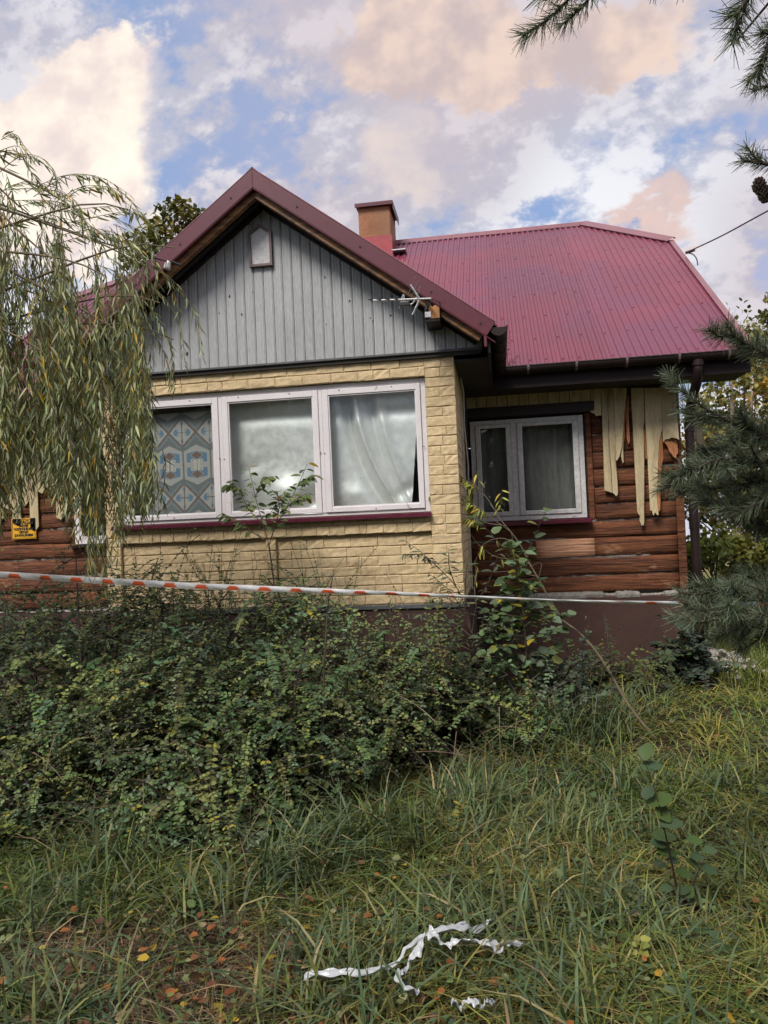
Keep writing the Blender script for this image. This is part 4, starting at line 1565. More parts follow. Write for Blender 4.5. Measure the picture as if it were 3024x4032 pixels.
# ------------------------------------------------------------------ grass
def zone(x, y):
    """how much of the ground is free of thicket, walls and stones"""
    ok = ~((x > XL - .05) & (x < XR + .03) & (y > YF - .05)) & ~((y > YW - .06) & (x > WXL - .1) & (x < WXR + .1))
    return ok


def blades(n, x, y, h, w, lean, cols, p=None, az=None, droop=.6, r=rng, jit=.2):
    az = r.uniform(0, 2 * math.pi, n) if az is None else az
    d = np.stack([np.cos(az), np.sin(az), np.zeros(n)], 1)
    s = np.stack([-np.sin(az), np.cos(az), np.zeros(n)], 1)
    tw = r.normal(0, .5, n)[:, None]
    s = s * np.cos(tw) + d * np.sin(tw)
    b = np.stack([x, y, gz(x, y) - .01], 1)
    h, w, lean = h[:, None], w[:, None], lean[:, None]
    up = np.array([0, 0, 1.0])
    rows = []
    for t, ww in ((0, .8), (.38, 1.0), (.72, .75), (1.0, .08)):
        ctr = b + d * h * lean * (t ** 1.7) + up * h * (t - droop * lean * .55 * t ** 2.6)
        ctr[:, 2] = np.maximum(ctr[:, 2], b[:, 2] + .012)
        rows += [ctr - s * w * ww, ctr + s * w * ww]
    V = np.stack(rows, 1)
    base = np.arange(n)[:, None] * 8
    Q = np.concatenate([base + np.array([0, 1, 3, 2]), base + np.array([2, 3, 5, 4]), base + np.array([4, 5, 7, 6])], 0)
    C = pick(cols, n, jit, r, p)
    return V.reshape(-1, 3), Q, C


GR = [(.165, .185, .042), (.125, .160, .042), (.225, .215, .052), (.070, .105, .034), (.27, .210, .080), (.34, .27, .13), (.095, .150, .055)]
GB = Bulk()


def scatter(n, y0, y1, r, power=1.0):
    """random spots inside a fan around the view"""
    y = y0 + (y1 - y0) * r.random(n) ** power
    half0 = -.70 * y - .4
    half1 = .33 * y + .6
    x = half0 + (half1 - half0) * r.random(n)
    return x, y


r_ = np.random.default_rng(5)
# clumpy density from a few sines
clump = lambda x, y: np.clip(.5 + .32 * np.sin(x * 4.1 + 1.3 * np.sin(y * 3.3)) * np.sin(y * 4.7 + 1.7 * np.sin(x * 2.9)) + .30 * np.sin(x * 13 + 2 * np.sin(y * 9)) * np.sin(y * 12.5 + 2.2 * np.sin(x * 8)), 0, 1)
for (n, y0, y1, hm, wm, cols, p) in (
        (84000, 2.2, 5.0, .082, .0029, GR, [.24, .22, .16, .16, .08, .04, .10]),
        (32000, 4.8, 8.6, .095, .0038, GR, [.26, .12, .26, .08, .14, .06, .08]),
        (12000, 2.2, 5.4, .075, .0026, [(.16, .12, .065), (.11, .075, .042), (.24, .19, .11), (.08, .052, .03)], None)):
    x, y = scatter(n, y0, y1, r_)
    cl = clump(x, y)
    bare = np.clip(1.25 - np.hypot((x + 1.25) / .8, (y - 2.75) / .55), 0, .8) if wm > .0027 else 0
    keep = zone(x, y) & (r_.random(n) < .12 + .95 * cl ** 1.4 - bare)
    x, y, cl = x[keep], y[keep], cl[keep]
    k = len(x)
    h = hm * r_.lognormal(0, .38, k) * (.55 + .95 * cl)
    lean = np.abs(r_.normal(.62, .38, k))
    if hm < .1:
        lean += .9
    V, Q, C = blades(k, x, y, h, wm * r_.uniform(.7, 1.5, k), lean, cols, p, r=r_)
    # yellower, livelier turf towards the open right, cooler on the left by the thicket
    dry = np.clip(.5 + .9 * np.sin(x * 2.3 + 1.1 * np.sin(y * 1.9)) * np.sin(y * 2.1 + x * .8), 0, 1)[:, None]
    C = C * (1 + (dry - .4) * np.array([.40, .12, .15]))
    side = np.clip((x - .1) / 1.6, 0, 1)[:, None]
    C = C * .9 * (1 - side * np.array([-.12, -.30, .0]))
    GB.add(V, Q, C)
# dead straw and needles matted over the bare corner at the left
n = 7000
x = -1.25 + r_.normal(0, .55, n)
y = 2.75 + r_.normal(0, .34, n)
V, Q, C = blades(n, x, y, .06 * r_.lognormal(0, .4, n), np.full(n, .0020), 1.6 + r_.random(n), [(.24, .17, .10), (.16, .10, .06), (.32, .24, .15), (.10, .06, .04)], r=r_)
GB.add(V, Q, C)
# long arching tussocks along the front of the thicket
LG = [(.100, .140, .070), (.125, .160, .065), (.085, .120, .068), (.180, .190, .060), (.30, .25, .12)]
spots = [(-2.6, 3.9, 150, .34), (-1.95, 3.65, 140, .32), (-1.05, 3.62, 190, .36), (-.70, 3.95, 200, .36), (-.22, 4.45, 170, .32), (.1, 4.9, 120, .24), (.3, 5.8, 160, .42), (.62, 5.9, 150, .44), (.9, 6.4, 150, .40), (-.05, 5.6, 130, .40), (-3.0, 3.9, 150, .40), (-1.5, 4.0, 110, .36)]
for _ in range(80):
    sx, sy = scatter(1, 2.35, 5.6, r_)
    if not (sx[0] < -.3 and sy[0] > 4.2):
        spots.append((sx[0], sy[0], int(r_.integers(25, 120)), r_.uniform(.14, .30)))
for (cx, cy, n, h0) in spots:
    sweep = r_.uniform(0, 6.28)
    x = cx + r_.normal(0, .15, n)
    y = cy + r_.normal(0, .12, n)
    V, Q, C = blades(n, x, y, h0 * r_.uniform(.55, 1.25, n), r_.uniform(.0034, .0066, n), np.abs(r_.normal(.75, .35, n)), LG, [.3, .26, .22, .14, .08], r=r_, droop=.85, az=sweep + r_.normal(0, 1.7, n))
    GB.add(V, Q, C)
# the same turf carried on to both sides of the view
for (xa, xb, n) in ((.3, 2.6, 30000), (-2.4, -.2, 22000)):
    y = r_.uniform(.6, 8.4, n)
    x = np.where(xa > 0, .33 * y + .6, -.70 * y - .4) + r_.uniform(min(0, xa), max(0, xb), n)
    keep = zone(x, y)
    x, y = x[keep], y[keep]
    V, Q, C = blades(len(x), x, y, .095 * r_.lognormal(0, .38, len(x)), np.full(len(x), .0036), np.abs(r_.normal(.75, .4, len(x))), GR, [.26, .12, .26, .08, .14, .06, .08], r=r_)
    GB.add(V, Q, C)
# far turf beyond the frame and behind the house, thin
x = r_.uniform(-9, 9, 16000)
y = r_.uniform(-4, 16, 16000)
keep = zone(x, y) & ~((y > 2.2) & (y < 8.6) & (x > -.7 * y - .4) & (x < .33 * y + .6)) & ~((x > WXL) & (x < WXR) & (y > YF))
x, y = x[keep], y[keep]
V, Q, C = blades(len(x), x, y, .16 * r_.lognormal(0, .35, len(x)), np.full(len(x), .004), np.abs(r_.normal(.7, .35, len(x))), GR, r=r_)
GB.add(V, Q, C * np.array([1.3, 1.25, .9]))
x = r_.uniform(1.9, 6, 14000)
y = r_.uniform(7.5, 14, 14000)
V, Q, C = blades(len(x), x, y, .20 * r_.lognormal(0, .35, len(x)), np.full(len(x), .005), np.abs(r_.normal(.6, .35, len(x))), [(.16, .19, .04), (.12, .16, .035), (.22, .22, .06)], r=r_)
GB.add(V, Q, C)
tag(GB.build('grass', 'grass_blade'), 'long tangled autumn grass in front of the house', 'grass', kind='stuff')

# low broad-leaved weeds and fallen leaves between the blades
WB = Bulk()
n = 17000
x, y = scatter(n, 2.2, 7.6, r_)
keep = zone(x, y) & (clump(x * 1.7 + 2, y * 1.7) > .45)
x, y = x[keep], y[keep]
n = len(x)
P = np.stack([x, y, gz(x, y) + r_.uniform(.015, .09, n)], 1)
az = r_.uniform(0, 6.28, n)
D = np.stack([np.cos(az), np.sin(az), r_.normal(.1, .25, n)], 1)
N = np.array([0, 0, 1.0]) + .45 * r_.normal(size=(n, 3))
L = r_.uniform(.010, .034, n) * np.where(r_.random(n) < .06, 1.7, 1.0)
V, Q = leaf_arrays(P, D, N, L, L * .42, (.28, 1, .68, .85), .15)
WB.add(V, Q, pick([(.08, .12, .045), (.11, .14, .05), (.065, .10, .05), (.14, .16, .06)], n, .2, r_))
tag(WB.build('ground_cover', 'leaf'), 'low round-leaved weeds creeping through the grass', 'weeds', kind='stuff')
FB = Bulk()
n = 900
x, y = scatter(n, 2.3, 8.0, r_)
x[:380] = -1.1 + r_.normal(0, .6, 380)
y[:380] = 2.8 + r_.normal(0, .35, 380)
keep = zone(x, y)
x, y = x[keep], y[keep]
n = len(x)
P = np.stack([x, y, gz(x, y) + r_.uniform(.02, .08, n)], 1)
az = r_.uniform(0, 6.28, n)
D = np.stack([np.cos(az), np.sin(az), r_.normal(.0, .2, n)], 1)
L = r_.uniform(.022, .05, n)
V, Q = leaf_arrays(P, D, np.array([0, 0, 1.0]) + .4 * r_.normal(size=(n, 3)), L, L * .36, (.3, 1, .7, .8), .3)
FB.add(V, Q, pick([(.34, .22, .03), (.28, .10, .03), (.16, .07, .035), (.30, .24, .12), (.10, .05, .03)], n, .25, r_))
tag(FB.build('fallen_leaves', 'leaf'), 'yellow and rusty leaves fallen in the grass', 'fallen leaves', kind='stuff')


# ------------------------------------------------------------------ weeping willow at the left
def willow():
    r = np.random.default_rng(21)
    Y0 = 4.1
    root = empty('weeping_willow', (-4.3, 3.7, 0), 'weeping willow hanging its narrow grey-green and yellow leaves at the left edge', 'tree')
    # trunk and limbs, out of frame to the left, reaching in over the picture
    trunk = resample([(-4.3, 3.7, -.1), (-4.25, 3.72, 1.2), (-4.15, 3.8, 2.3), (-3.95, 3.9, 3.3), (-3.6, 4.0, 4.0)], 14)
    tb = MB().tube(trunk, list(np.linspace(.13, .05, 14)), 10).build('trunk', 'bark_grey', root, True)
    limbs = []
    ends = [((0, 300), 3.9), ((120, 420), 4.0), ((235, 420), 4.3), ((330, 500), 4.2), ((300, 620), 4.3), ((180, 560), 3.9), ((60, 520), 3.7), ((260, 540), 4.7), ((100, 640), 4.6), ((20, 430), 4.5), ((330, 700), 4.4), ((220, 690), 4.0), ((40, 720), 3.6), ((-60, 420), 4.0), ((-80, 640), 4.2)]
    BB = Bulk()
    for k, ((px, py), Y) in enumerate(ends):
        e = at(px, py, Y)
        s = trunk[r.integers(6, 14)]
        mid = (s + e) / 2 + np.array([0, 0, .22 + .15 * r.random()])
        pth = resample([s, mid, e, e + np.array([.12, .02, -.10])], 16)
        limbs.append(pth)
        V, Q = tubes_arrays(pth[None], [.017], [.004], 5)
        BB.add(V, Q, np.array([.16, .115, .06]))
    # hanging twigs: (x, top y, bottom y) bands of the photo, random depth
    tw = []
    n_tw = 540
    strand = np.concatenate([r.uniform(-70, 240, 42), r.uniform(240, 335, 6)])                 # twigs gather in hanging strands with gaps between
    for i in range(n_tw):
        px = strand[r.integers(48)] + r.normal(0, 9)
        if px > 350:
            continue
        up = np.interp(px, [-70, 0, 60, 150, 260, 345], [300, 300, 400, 430, 470, 600])
        lo = np.interp(px, [-70, 0, 40, 90, 140, 200, 250, 275, 330, 345], [1150, 1130, 1060, 1010, 1060, 1240, 1215, 1120, 1060, 840])
        up += 70 * (r.random() < .75)
        Y = r.uniform(3.6, 4.9)
        y0 = up + (lo - up) * r.random() ** 1.0 * .84
        ln = r.uniform(120, 420)
        y1 = min(y0 + ln, lo + r.normal(0, 30))
        if y1 - y0 < 60:
            y0 = y1 - 90
        a, b = at(px + r.normal(0, 12) - 14, y0, Y), at(px + r.normal(0, 16), y1, Y)
        tw.append(np.stack([a, a * .75 + b * .25 + [.035, 0, .02], a * .4 + b * .6 + [.02, 0, 0], b]))
    # arching sprays against the sky, and loose strands over the gable
    for (pts, Y) in (([(0, 300), (25, 268), (55, 300), (75, 345)], 3.9), ([(60, 420), (150, 375), (215, 375), (262, 425)], 4.0), ([(110, 450), (190, 400), (250, 410), (300, 470)], 4.1), ([(150, 470), (250, 445), (310, 450), (345, 520)], 4.2),
                     ([(0, 360), (60, 330), (110, 380), (140, 440)], 3.8), ([(0, 420), (70, 400), (140, 420), (190, 500)], 3.8), ([(0, 330), (30, 320), (60, 350), (90, 420)], 3.8),
                     ([(300, 560), (360, 590), (405, 640), (430, 690), (438, 772)], 4.4), ([(330, 620), (375, 660), (395, 720), (400, 800)], 4.4), ([(300, 640), (340, 680), (372, 760), (378, 850)], 4.4),
                     ([(320, 560), (350, 580), (375, 640), (390, 690)], 4.4), ([(310, 700), (345, 730), (362, 800), (372, 840)], 4.4), ([(230, 500), (285, 520), (318, 580), (330, 680)], 4.5), ([(240, 520), (280, 545), (305, 600), (312, 720)], 4.6), ([(250, 480), (300, 500), (335, 560), (345, 640)], 4.5), ([(220, 560), (270, 580), (290, 650), (296, 760)], 4.4), ([(20, 500), (80, 460), (170, 470), (240, 520)], 3.9), ([(120, 520), (200, 490), (270, 500), (320, 560)], 4.0), ([(40, 450), (100, 430), (180, 450), (230, 540)], 4.3)):
        for _ in range(2 if pts[0][0] < 290 else 1):
            j = r.normal(0, 10 if pts[0][0] < 290 else 2, (len(pts), 2))
            tw.append(np.array([at(p[0] + q[0], p[1] + q[1], Y) for p, q in zip(pts, j)]))
    # the rest of the crown, left of the picture
    for k in range(9):
        az = r.uniform(1.3, 4.9)
        e = trunk[-1] + np.array([math.cos(az) * 1.1, math.sin(az) * .9, r.uniform(-.9, .3)])
        s = trunk[r.integers(6, 14)]
        pth = resample([s, (s + e) / 2 + [0, 0, .3], e], 16)
        limbs.append(pth)
        V, Q = tubes_arrays(pth[None], [.017], [.004], 5)
        BB.add(V, Q, np.array([.16, .115, .06]))
    for pth in limbs:
        for q in range(22):
            a, _ = path_sample(pth, np.array([.25 + .75 * r.random()]))
            a = a[0]
            cc = (a - np.array([0, 0, EYE])) @ np.stack([CR, CU, CF], 1)
            if cc[2] > 0 and cc[0] * FPX / cc[2] + 1512 > -130:
                continue
            b = a + np.array([r.normal(0, .08), r.normal(0, .08), -min(r.uniform(.5, 1.5), a[2] - .9)])
            tw.append(np.stack([a, a * .75 + b * .25 + r.normal(0, .03, 3), a * .4 + b * .6, b]))
    LB = Bulk()
    K = 12
    paths = np.stack([resample(p, K) for p in tw])
    m_ = len(paths)
    V, Q = tubes_arrays(paths, np.full(m_, .0026), np.full(m_, .0010), 3)
    BB.add(V, Q, np.repeat(pick([(.22, .17, .05), (.15, .12, .05), (.12, .08, .04)], m_, .15, r), K * 3, 0))
    BB.build('branches', 'twig', root)
    for p in paths:
        ln = np.linalg.norm(np.diff(p, axis=0), axis=1).sum()
        n = max(8, int(ln / r.uniform(.015, .026)))
        t = np.linspace(.04, 1.0, n) + r.normal(0, .006, n)
        P, T = path_sample(p, np.clip(t, 0, 1))
        az = r.uniform(0, 6.28, n)
        sd = np.stack([np.cos(az), np.sin(az), np.zeros(n)], 1)
        D = T * r.uniform(.4, 1.0, (n, 1)) + sd * r.uniform(.30, 1.0, (n, 1)) + np.array([0, 0, -.45])
        N = nrm(sd + .5 * r.normal(size=(n, 3)))
        L = r.uniform(.042, .095, n) * (1 - .25 * (t > .93))
        V, Q = leaf_arrays(P, D, N, L, L * r.uniform(.058, .082, n), (.30, 1, .66, .78), .25, curl=.14)
        c = pick([(.165, .200, .115), (.205, .235, .145), (.125, .155, .085), (.230, .235, .105), (.250, .270, .190)], n, .18, r) * r.uniform(.95, 1.5) * np.array([1.08, 1.04, .88])
        yl = r.random(n) < .07
        c[yl] = pick([(.46, .31, .04), (.38, .23, .04)], int(yl.sum()), .15, r) if yl.any() else c[yl]
        LB.add(V, Q, c)
    LB.build('foliage', 'leaf', root)


willow()


# ------------------------------------------------------------------ pine at the right
def pine():
    r = np.random.default_rng(31)
    root = empty('pine_tree', (2.75, 2.7, 0), 'pine tree pushing dark needled branches in from the right edge', 'tree')
    trunk = resample([(2.75, 2.7, -.1), (2.72, 2.72, 1.5), (2.78, 2.68, 3.2), (2.7, 2.7, 5.2), (2.72, 2.7, 6.6)], 16)
    MB().tube(trunk, list(np.linspace(.12, .03, 16)), 10).build('trunk', 'bark', root, True)
    BB, NB = Bulk(), Bulk()
    shoots = []

    def branch(pts, Y, n_side=0, spread=.35, tipY=None, side_len=(.10, .22), needle=.058):
        Ys = np.linspace(Y, tipY if tipY else Y, len(pts))
        p = np.array([at(a, b, q) for (a, b), q in zip(pts, Ys)])
        pth = resample(p, 14)
        s = trunk[int(np.clip((pth[0][2] - .1) / 6.6 * 15 - 1, 0, 15))]
        conn = resample([s, (s + pth[0]) / 2 + [0, 0, .06], pth[0]], 8)
        BO = Bulk()
        V, Q = tubes_arrays(np.concatenate([conn, pth[1:]])[None], [.018], [.0035], 5)
        BO.add(V, Q, np.array([.075, .055, .045]))
        shoots.append((pth[3:], needle, 1.0))
        lc = np.linalg.norm(conn[-1] - conn[0])
        for i in range(int(lc * 16)):
            q, T = path_sample(conn, np.array([.22 + .78 * r.random()]))
            ax = nrm(T[0] + r.normal(0, .55, 3))
            sp = resample([q[0], q[0] + ax * .07, q[0] + ax * r.uniform(.11, .20)], 6)
            V, Q = tubes_arrays(sp[None], [.005], [.003], 4)
            BO.add(V, Q, np.array([.09, .065, .05]))
            px_ = (sp - np.array([0, 0, EYE])) @ np.stack([CR, CU, CF], 1)
            if np.all(px_[:, 0] * FPX / px_[:, 2] + 1512 > 3024 + 60) or np.all(1512 * 1.3333 - px_[:, 1] * FPX / px_[:, 2] < -60):
                shoots.append((sp[1:], .065, .8))
        for i in range(n_side):
            t = .12 + .82 * (i + r.random() * .6) / n_side
            q, T = path_sample(pth, np.array([t]))
            ax = nrm(T[0] + np.array([r.normal(0, spread), r.normal(0, spread), r.normal(.02, spread)]) + nrm(np.cross(T[0], [0, 0, 1.0])) * r.choice([-1, 1]) * .3)
            ln = r.uniform(*side_len)
            e = q[0] + ax * ln
            sp = resample([q[0], q[0] + ax * ln * .5 + [0, 0, -.012], e + [0, 0, .012]], 8)
            V, Q = tubes_arrays(sp[None], [.005], [.003], 4)
            BO.add(V, Q, np.array([.09, .065, .05]))
            shoots.append((sp[1:], needle, 1.0))
        BO.build('bough', 'twig', root)

    NL = .062
    # against the sky, near the lens
    branch([(1420, -190), (1320, -60), (1240, -24), (1160, -8)], 2.0, 3, .2, needle=.050)
    branch([(1690, -110), (1625, -40), (1596, 40), (1582, 92)], 1.75, 2, .18, needle=.052, side_len=(.04, .08))
    branch([(1740, 20), (1672, 60), (1652, 120), (1640, 165)], 2.1, 2, .2, needle=.045, side_len=(.04, .10))
    branch([(1740, 150), (1675, 178), (1628, 196)], 2.5, 1, .25, needle=.042, side_len=(.04, .08))
    branch([(1760, 352), (1675, 356), (1604, 346)], 2.5, 2, .25, needle=.045, side_len=(.04, .09))
    # lower branches before the house corner
    branch([(1740, 800), (1650, 762), (1590, 730), (1546, 712)], 2.9, 5, .25, needle=.062)
    branch([(1760, 980), (1650, 940), (1560, 905), (1500, 868), (1473, 840)], 3.1, 6, .28, side_len=(.08, .16))
    for (pts, ns) in (([(1760, 1010), (1640, 985), (1540, 990), (1490, 1020), (1448, 1034)], 15), ([(1760, 950), (1650, 940), (1570, 960), (1520, 985)], 12), ([(1760, 1060), (1640, 1040), (1560, 1055), (1470, 1050)], 13), ([(1760, 1120), (1680, 1090), (1590, 1090), (1510, 1080)], 12),
                      ([(1760, 1180), (1690, 1150), (1640, 1130), (1600, 1120)], 8), ([(1760, 900), (1680, 905), (1640, 930), (1600, 950)], 9), ([(1760, 1000), (1700, 1020), (1650, 1080), (1600, 1110)], 4)):
        branch(pts, 3.15 + r.uniform(-.25, .25), ns, .42, side_len=(.06, .13))
    branch([(1760, 1290), (1660, 1286), (1590, 1288), (1528, 1262)], 3.1, 8, .30)
    branch([(1760, 1340), (1660, 1330), (1575, 1322), (1505, 1316)], 3.0, 9, .32)
    branch([(1760, 1330), (1680, 1345), (1610, 1360), (1590, 1380)], 3.1, 6, .32)
    branch([(1760, 1230), (1690, 1240), (1640, 1250), (1600, 1262)], 3.3, 7, .35)
    # crown outside the picture, coarser
    for i in range(40):
        z = r.uniform(.9, 6.4)
        az = r.uniform(-1.9, 1.9)               # away from the view
        ln = (1.5 - .17 * z) * r.uniform(.7, 1.1)
        d = np.array([math.cos(az), math.sin(az), .12])
        s = trunk[int(np.clip((z + .1) / 6.7 * 15, 0, 15))]
        p = resample([s, s + d * ln * .5 + [0, 0, -.06], s + d * ln], 10)
        V, Q = tubes_arrays(p[None], [.016], [.004], 4)
        BB.add(V, Q, np.array([.075, .055, .045]))
        for j in range(7):
            q, T = path_sample(p, np.array([.3 + .7 * j / 7]))
            ax = nrm(T[0] + r.normal(0, .6, 3))
            shoots.append((resample([q[0], q[0] + ax * .12, q[0] + ax * .26], 6), .075, .45))
    for pth, nl, dens in shoots:
        ln = np.linalg.norm(np.diff(pth, axis=0), axis=1).sum()
        n = int(ln * 1350 * dens) + 10
        t = r.random(n) ** .9
        P, T = path_sample(pth, t)
        az = r.uniform(0, 6.28, n)
        u = nrm(np.cross(T, np.array([.3, .2, 1.0])))
        w = np.cross(T, u)
        rad = u * np.cos(az)[:, None] + w * np.sin(az)[:, None]
        open_ = (1.1 - .5 * t)[:, None] * r.uniform(.7, 1.2, (n, 1))
        D = nrm(T * r.uniform(.35, 1.0, (n, 1)) + rad * open_ + r.normal(0, .14, (n, 3)))
        L = nl * r.uniform(.6, 1.2, n)
        S = nrm(np.cross(D, r.normal(size=(n, 3))))
        wd = (.00135 if dens == 1 else .0022)
        b = np.stack([P - S * wd, P + S * wd, P + D * L[:, None] + S * wd * .35 - [0, 0, .004], P + D * L[:, None] - S * wd * .35 - [0, 0, .004]], 1)
        Q = np.arange(n)[:, None] * 4 + np.array([0, 1, 2, 3])
        c = pick([(.110, .145, .090), (.145, .180, .112), (.185, .210, .130), (.075, .105, .065)], n, .2, r)
        dead = r.random(n) < .07 * (1 - t)
        c[dead] = np.array([.17, .11, .05])
        NB.add(b.reshape(-1, 3), Q, c)
    BB.build('outer_boughs', 'twig', root)['kind'] = 'stuff'
    NB.build('needles', 'needle', root)['kind'] = 'stuff'
    # two cones
    for k, (a, b) in enumerate(((1640, 402), (1652, 420))):
        c = at(a, b, 2.4)
        cm = MB()
        for ring in range(6):
            zz = -.020 + ring * .008
            rr = .014 * math.sin((ring + .8) / 6.6 * math.pi) + .003
            for q in range(8):
                an = q * .785 + ring * .4
                p = c + np.array([rr * math.cos(an), rr * math.sin(an), zz])
                cm.tube([p * 1.0 - np.array([math.cos(an), math.sin(an), 0]) * rr * .6, p, p + np.array([math.cos(an) * .004, math.sin(an) * .004, .003])], [.0035, .0045, .002], 5)
        cm.build('cone', 'bark', root)


pine()


# ------------------------------------------------------------------ smaller woody plants
def plant(name, label, cat, base, stems, leaves, bark=(.085, .05, .035), seed=0, r0=.006, leafmat_='leaf', group=None):
    """stems: list of (points, r0, r1); leaves: callable(list of resampled paths) -> Bulk"""
    root = empty(name, tuple(base), label, cat, group)
    BB = Bulk()
    paths = []
    for pts, ra, rb in stems:
        p = resample(pts, 12)
        paths.append(p)
        V, Q = tubes_arrays(p[None], [ra], [rb], 5)
        BB.add(V, Q, np.array(bark))
    BB.build('stems', 'twig', root)['kind'] = 'stuff'
    leaves(paths).build('foliage', leafmat_, root)
    return root


def leafy(r, specs, cols, L, wr, droop=.35, shape=(.32, 1, .70, .72), fold=.25, curl=.15, spread=.8, yellow=0.0, ycol=((.34, .26, .03),), fine_=True):
    """specs: (path index, t0, t1, count)"""
    def f(paths):
        B = Bulk()
        for (i, t0, t1, n) in specs:
            t = np.linspace(t0, t1, n) + r.normal(0, .01, n)
            P, T = path_sample(paths[i], np.clip(t, 0, 1))
            az = np.arange(n) * 2.4 + r.normal(0, .5, n)
            sd = np.stack([np.cos(az), np.sin(az) * .8, r.normal(.05, .25, n)], 1)
            D = nrm(T * .45 + sd * spread + np.array([0, 0, -droop]))
            N = nrm(np.array([0, -.35, 1.0]) + .35 * r.normal(size=(n, 3)))
            l = L * r.uniform(.6, 1.2, n)
            V, Q = (leaf_fine(P + D * l[:, None] * .12, D, N, l, l * wr, .62 if wr > .2 else .8, .42 if wr < .35 else .34, fold, curl) if fine_ else leaf_arrays(P + D * l[:, None] * .12, D, N, l, l * wr, shape, fold, curl))
            c = pick(cols, n, .2, r)
            if yellow:
                m_ = r.random(n) < yellow
                c[m_] = pick(ycol, int(m_.sum()), .15, r) if m_.any() else c[m_]
            B.add(V, Q, c)
        return B
    return f


def px(points, Y, dy=0.0):
    n = len(points)
    return [at(a, b, Y + dy * i / max(1, n - 1)) for i, (a, b) in enumerate(points)]


z7 = lambda pts: [((900 + a * 800 / 1659) / PS, (1750 + b * 800 / 1659) / PS) for a, b in pts]
z6 = lambda pts: [((1550 + a * 900 / 1659) / PS, (1800 + b * 900 / 1659) / PS) for a, b in pts]

# plum sapling before the middle of the bay
Ys = 5.75
r = np.random.default_rng(41)
b0 = at(606, 1330, Ys)
st = [([(b0[0], Ys, 0)] + px(z7([(390, 1320), (352, 960), (330, 830)]), Ys), .010, .006)]
for pts in ([(330, 830), (300, 700), (240, 520), (200, 350), (165, 190)], [(300, 790), (150, 680), (20, 590), (-60, 560)], [(330, 830), (372, 660), (440, 590), (490, 480), (570, 330), (645, 155)],
            [(275, 640), (170, 550), (100, 400), (20, 290)], [(220, 420), (300, 270), (370, 260)], [(390, 640), (420, 500), (390, 380), (350, 370)], [(470, 520), (560, 440), (640, 400)], [(300, 700), (330, 600), (360, 520), (470, 370)],
            [(570, 330), (640, 270), (690, 250)], [(100, 400), (60, 340), (-20, 330)]):
    st.append((px(z7(pts), Ys, r.uniform(-.25, .25)), .0042, .0018))
specs = [(i, .25, 1.0, 22) for i in range(1, len(st))]
plant('plum_sapling', 'thin young plum tree with drooping pointed leaves before the middle bay window', 'sapling', (b0[0], Ys, 0), st,
      leafy(r, specs, [(.12, .165, .058), (.09, .13, .05), (.15, .19, .07)], .072, .26, .55, yellow=.08, ycol=((.30, .20, .03), (.26, .09, .04))))

# young lime with broad leaves where the bay meets the log wall
Yl = 6.55
r = np.random.default_rng(42)
b0 = atz(1135, 1590, .0)
Yl = b0[1]
st = []
for pts in ([(950, 1850), (935, 1400), (918, 1050), (915, 900), (975, 700), (1000, 580), (1060, 440), (1120, 370)], [(985, 1850), (960, 1400), (940, 1100), (925, 900), (870, 740), (800, 640), (700, 560), (600, 440)],
            [(940, 1300), (860, 1180), (760, 1120), (690, 1100)], [(945, 1250), (1040, 1180), (1150, 1160), (1260, 1140)], [(935, 1400), (840, 1350), (740, 1390), (650, 1420)], [(950, 1450), (1060, 1420), (1160, 1390), (1240, 1330)],
            [(920, 1050), (860, 960), (790, 880)], [(925, 1000), (1010, 930), (1060, 880)], [(918, 950), (890, 850), (900, 760)], [(975, 700), (900, 680), (850, 640)], [(955, 1550), (880, 1500), (800, 1540), (700, 1560)], [(960, 1600), (1040, 1560), (1110, 1540)],
            [(950, 1250), (900, 1230), (830, 1250), (760, 1230)], [(945, 1100), (1000, 1060), (1090, 1060)], [(955, 1500), (1070, 1490), (1140, 1470)], [(940, 1300), (820, 1290), (700, 1330), (620, 1300)], [(935, 1200), (820, 1130), (700, 1180), (640, 1240)], [(945, 1350), (1050, 1300), (1140, 1250), (1210, 1240)], [(930, 1150), (850, 1080), (760, 1020)], [(950, 1420), (870, 1430), (800, 1470), (720, 1480)], [(940, 1220), (980, 1140), (1080, 1110), (1170, 1090)], [(960, 1650), (860, 1640), (760, 1700)], [(970, 1700), (1060, 1660), (1140, 1640)]):
    st.append((px(z6(pts), Yl - .02, r.uniform(-.35, .3)), .0075 if pts[0][1] > 1800 else .0036, .0018))
st[0] = ([(b0[0], b0[1], 0)] + st[0][0], .010, .002)
specs = [(0, .30, 1.0, 24), (1, .34, 1.0, 26)] + [(i, .15, 1.0, 17) for i in range(2, len(st))]
plant('lime_sapling', 'young broad-leaved lime sapling at the corner of bay and log wall', 'sapling', (b0[0], b0[1], 0), st,
      leafy(r, specs, [(.078, .118, .050), (.098, .140, .056), (.060, .095, .046), (.115, .155, .090), (.16, .19, .045)], .086, .38, .18, (.30, 1, .66, .74), .2, .12, yellow=.07))

# leaning corkscrew willow with thin yellow leaves
r = np.random.default_rng(43)
bs = atz(1400, 1590, .0)
Yc = bs[1]
main = [(bs[0] + .05, bs[1] - .03, -.02), bs + np.array([0, 0, .05])] + px([(1385, 1560), (1352, 1520), (1314, 1443), (1262, 1372), (1215, 1340)], Yc, .3)
st = [(main, .015, .008), (px([(1215, 1340), (1202, 1310)], Yc + .3) + px(z6([(1130, 1060), (1090, 960), (1060, 880), (990, 800), (930, 640), (850, 540)]), Yc + .3, .15), .009, .0045), (px(z6([(850, 540), (760, 440), (690, 300), (640, 260), (540, 150)]), Yc + .45, .1), .0045, .003)]


def wiggle(pts, amp, k=9):
    p = resample(pts, k)
    p[1:-1] += r.normal(0, amp, (k - 2, 3))
    return list(p)


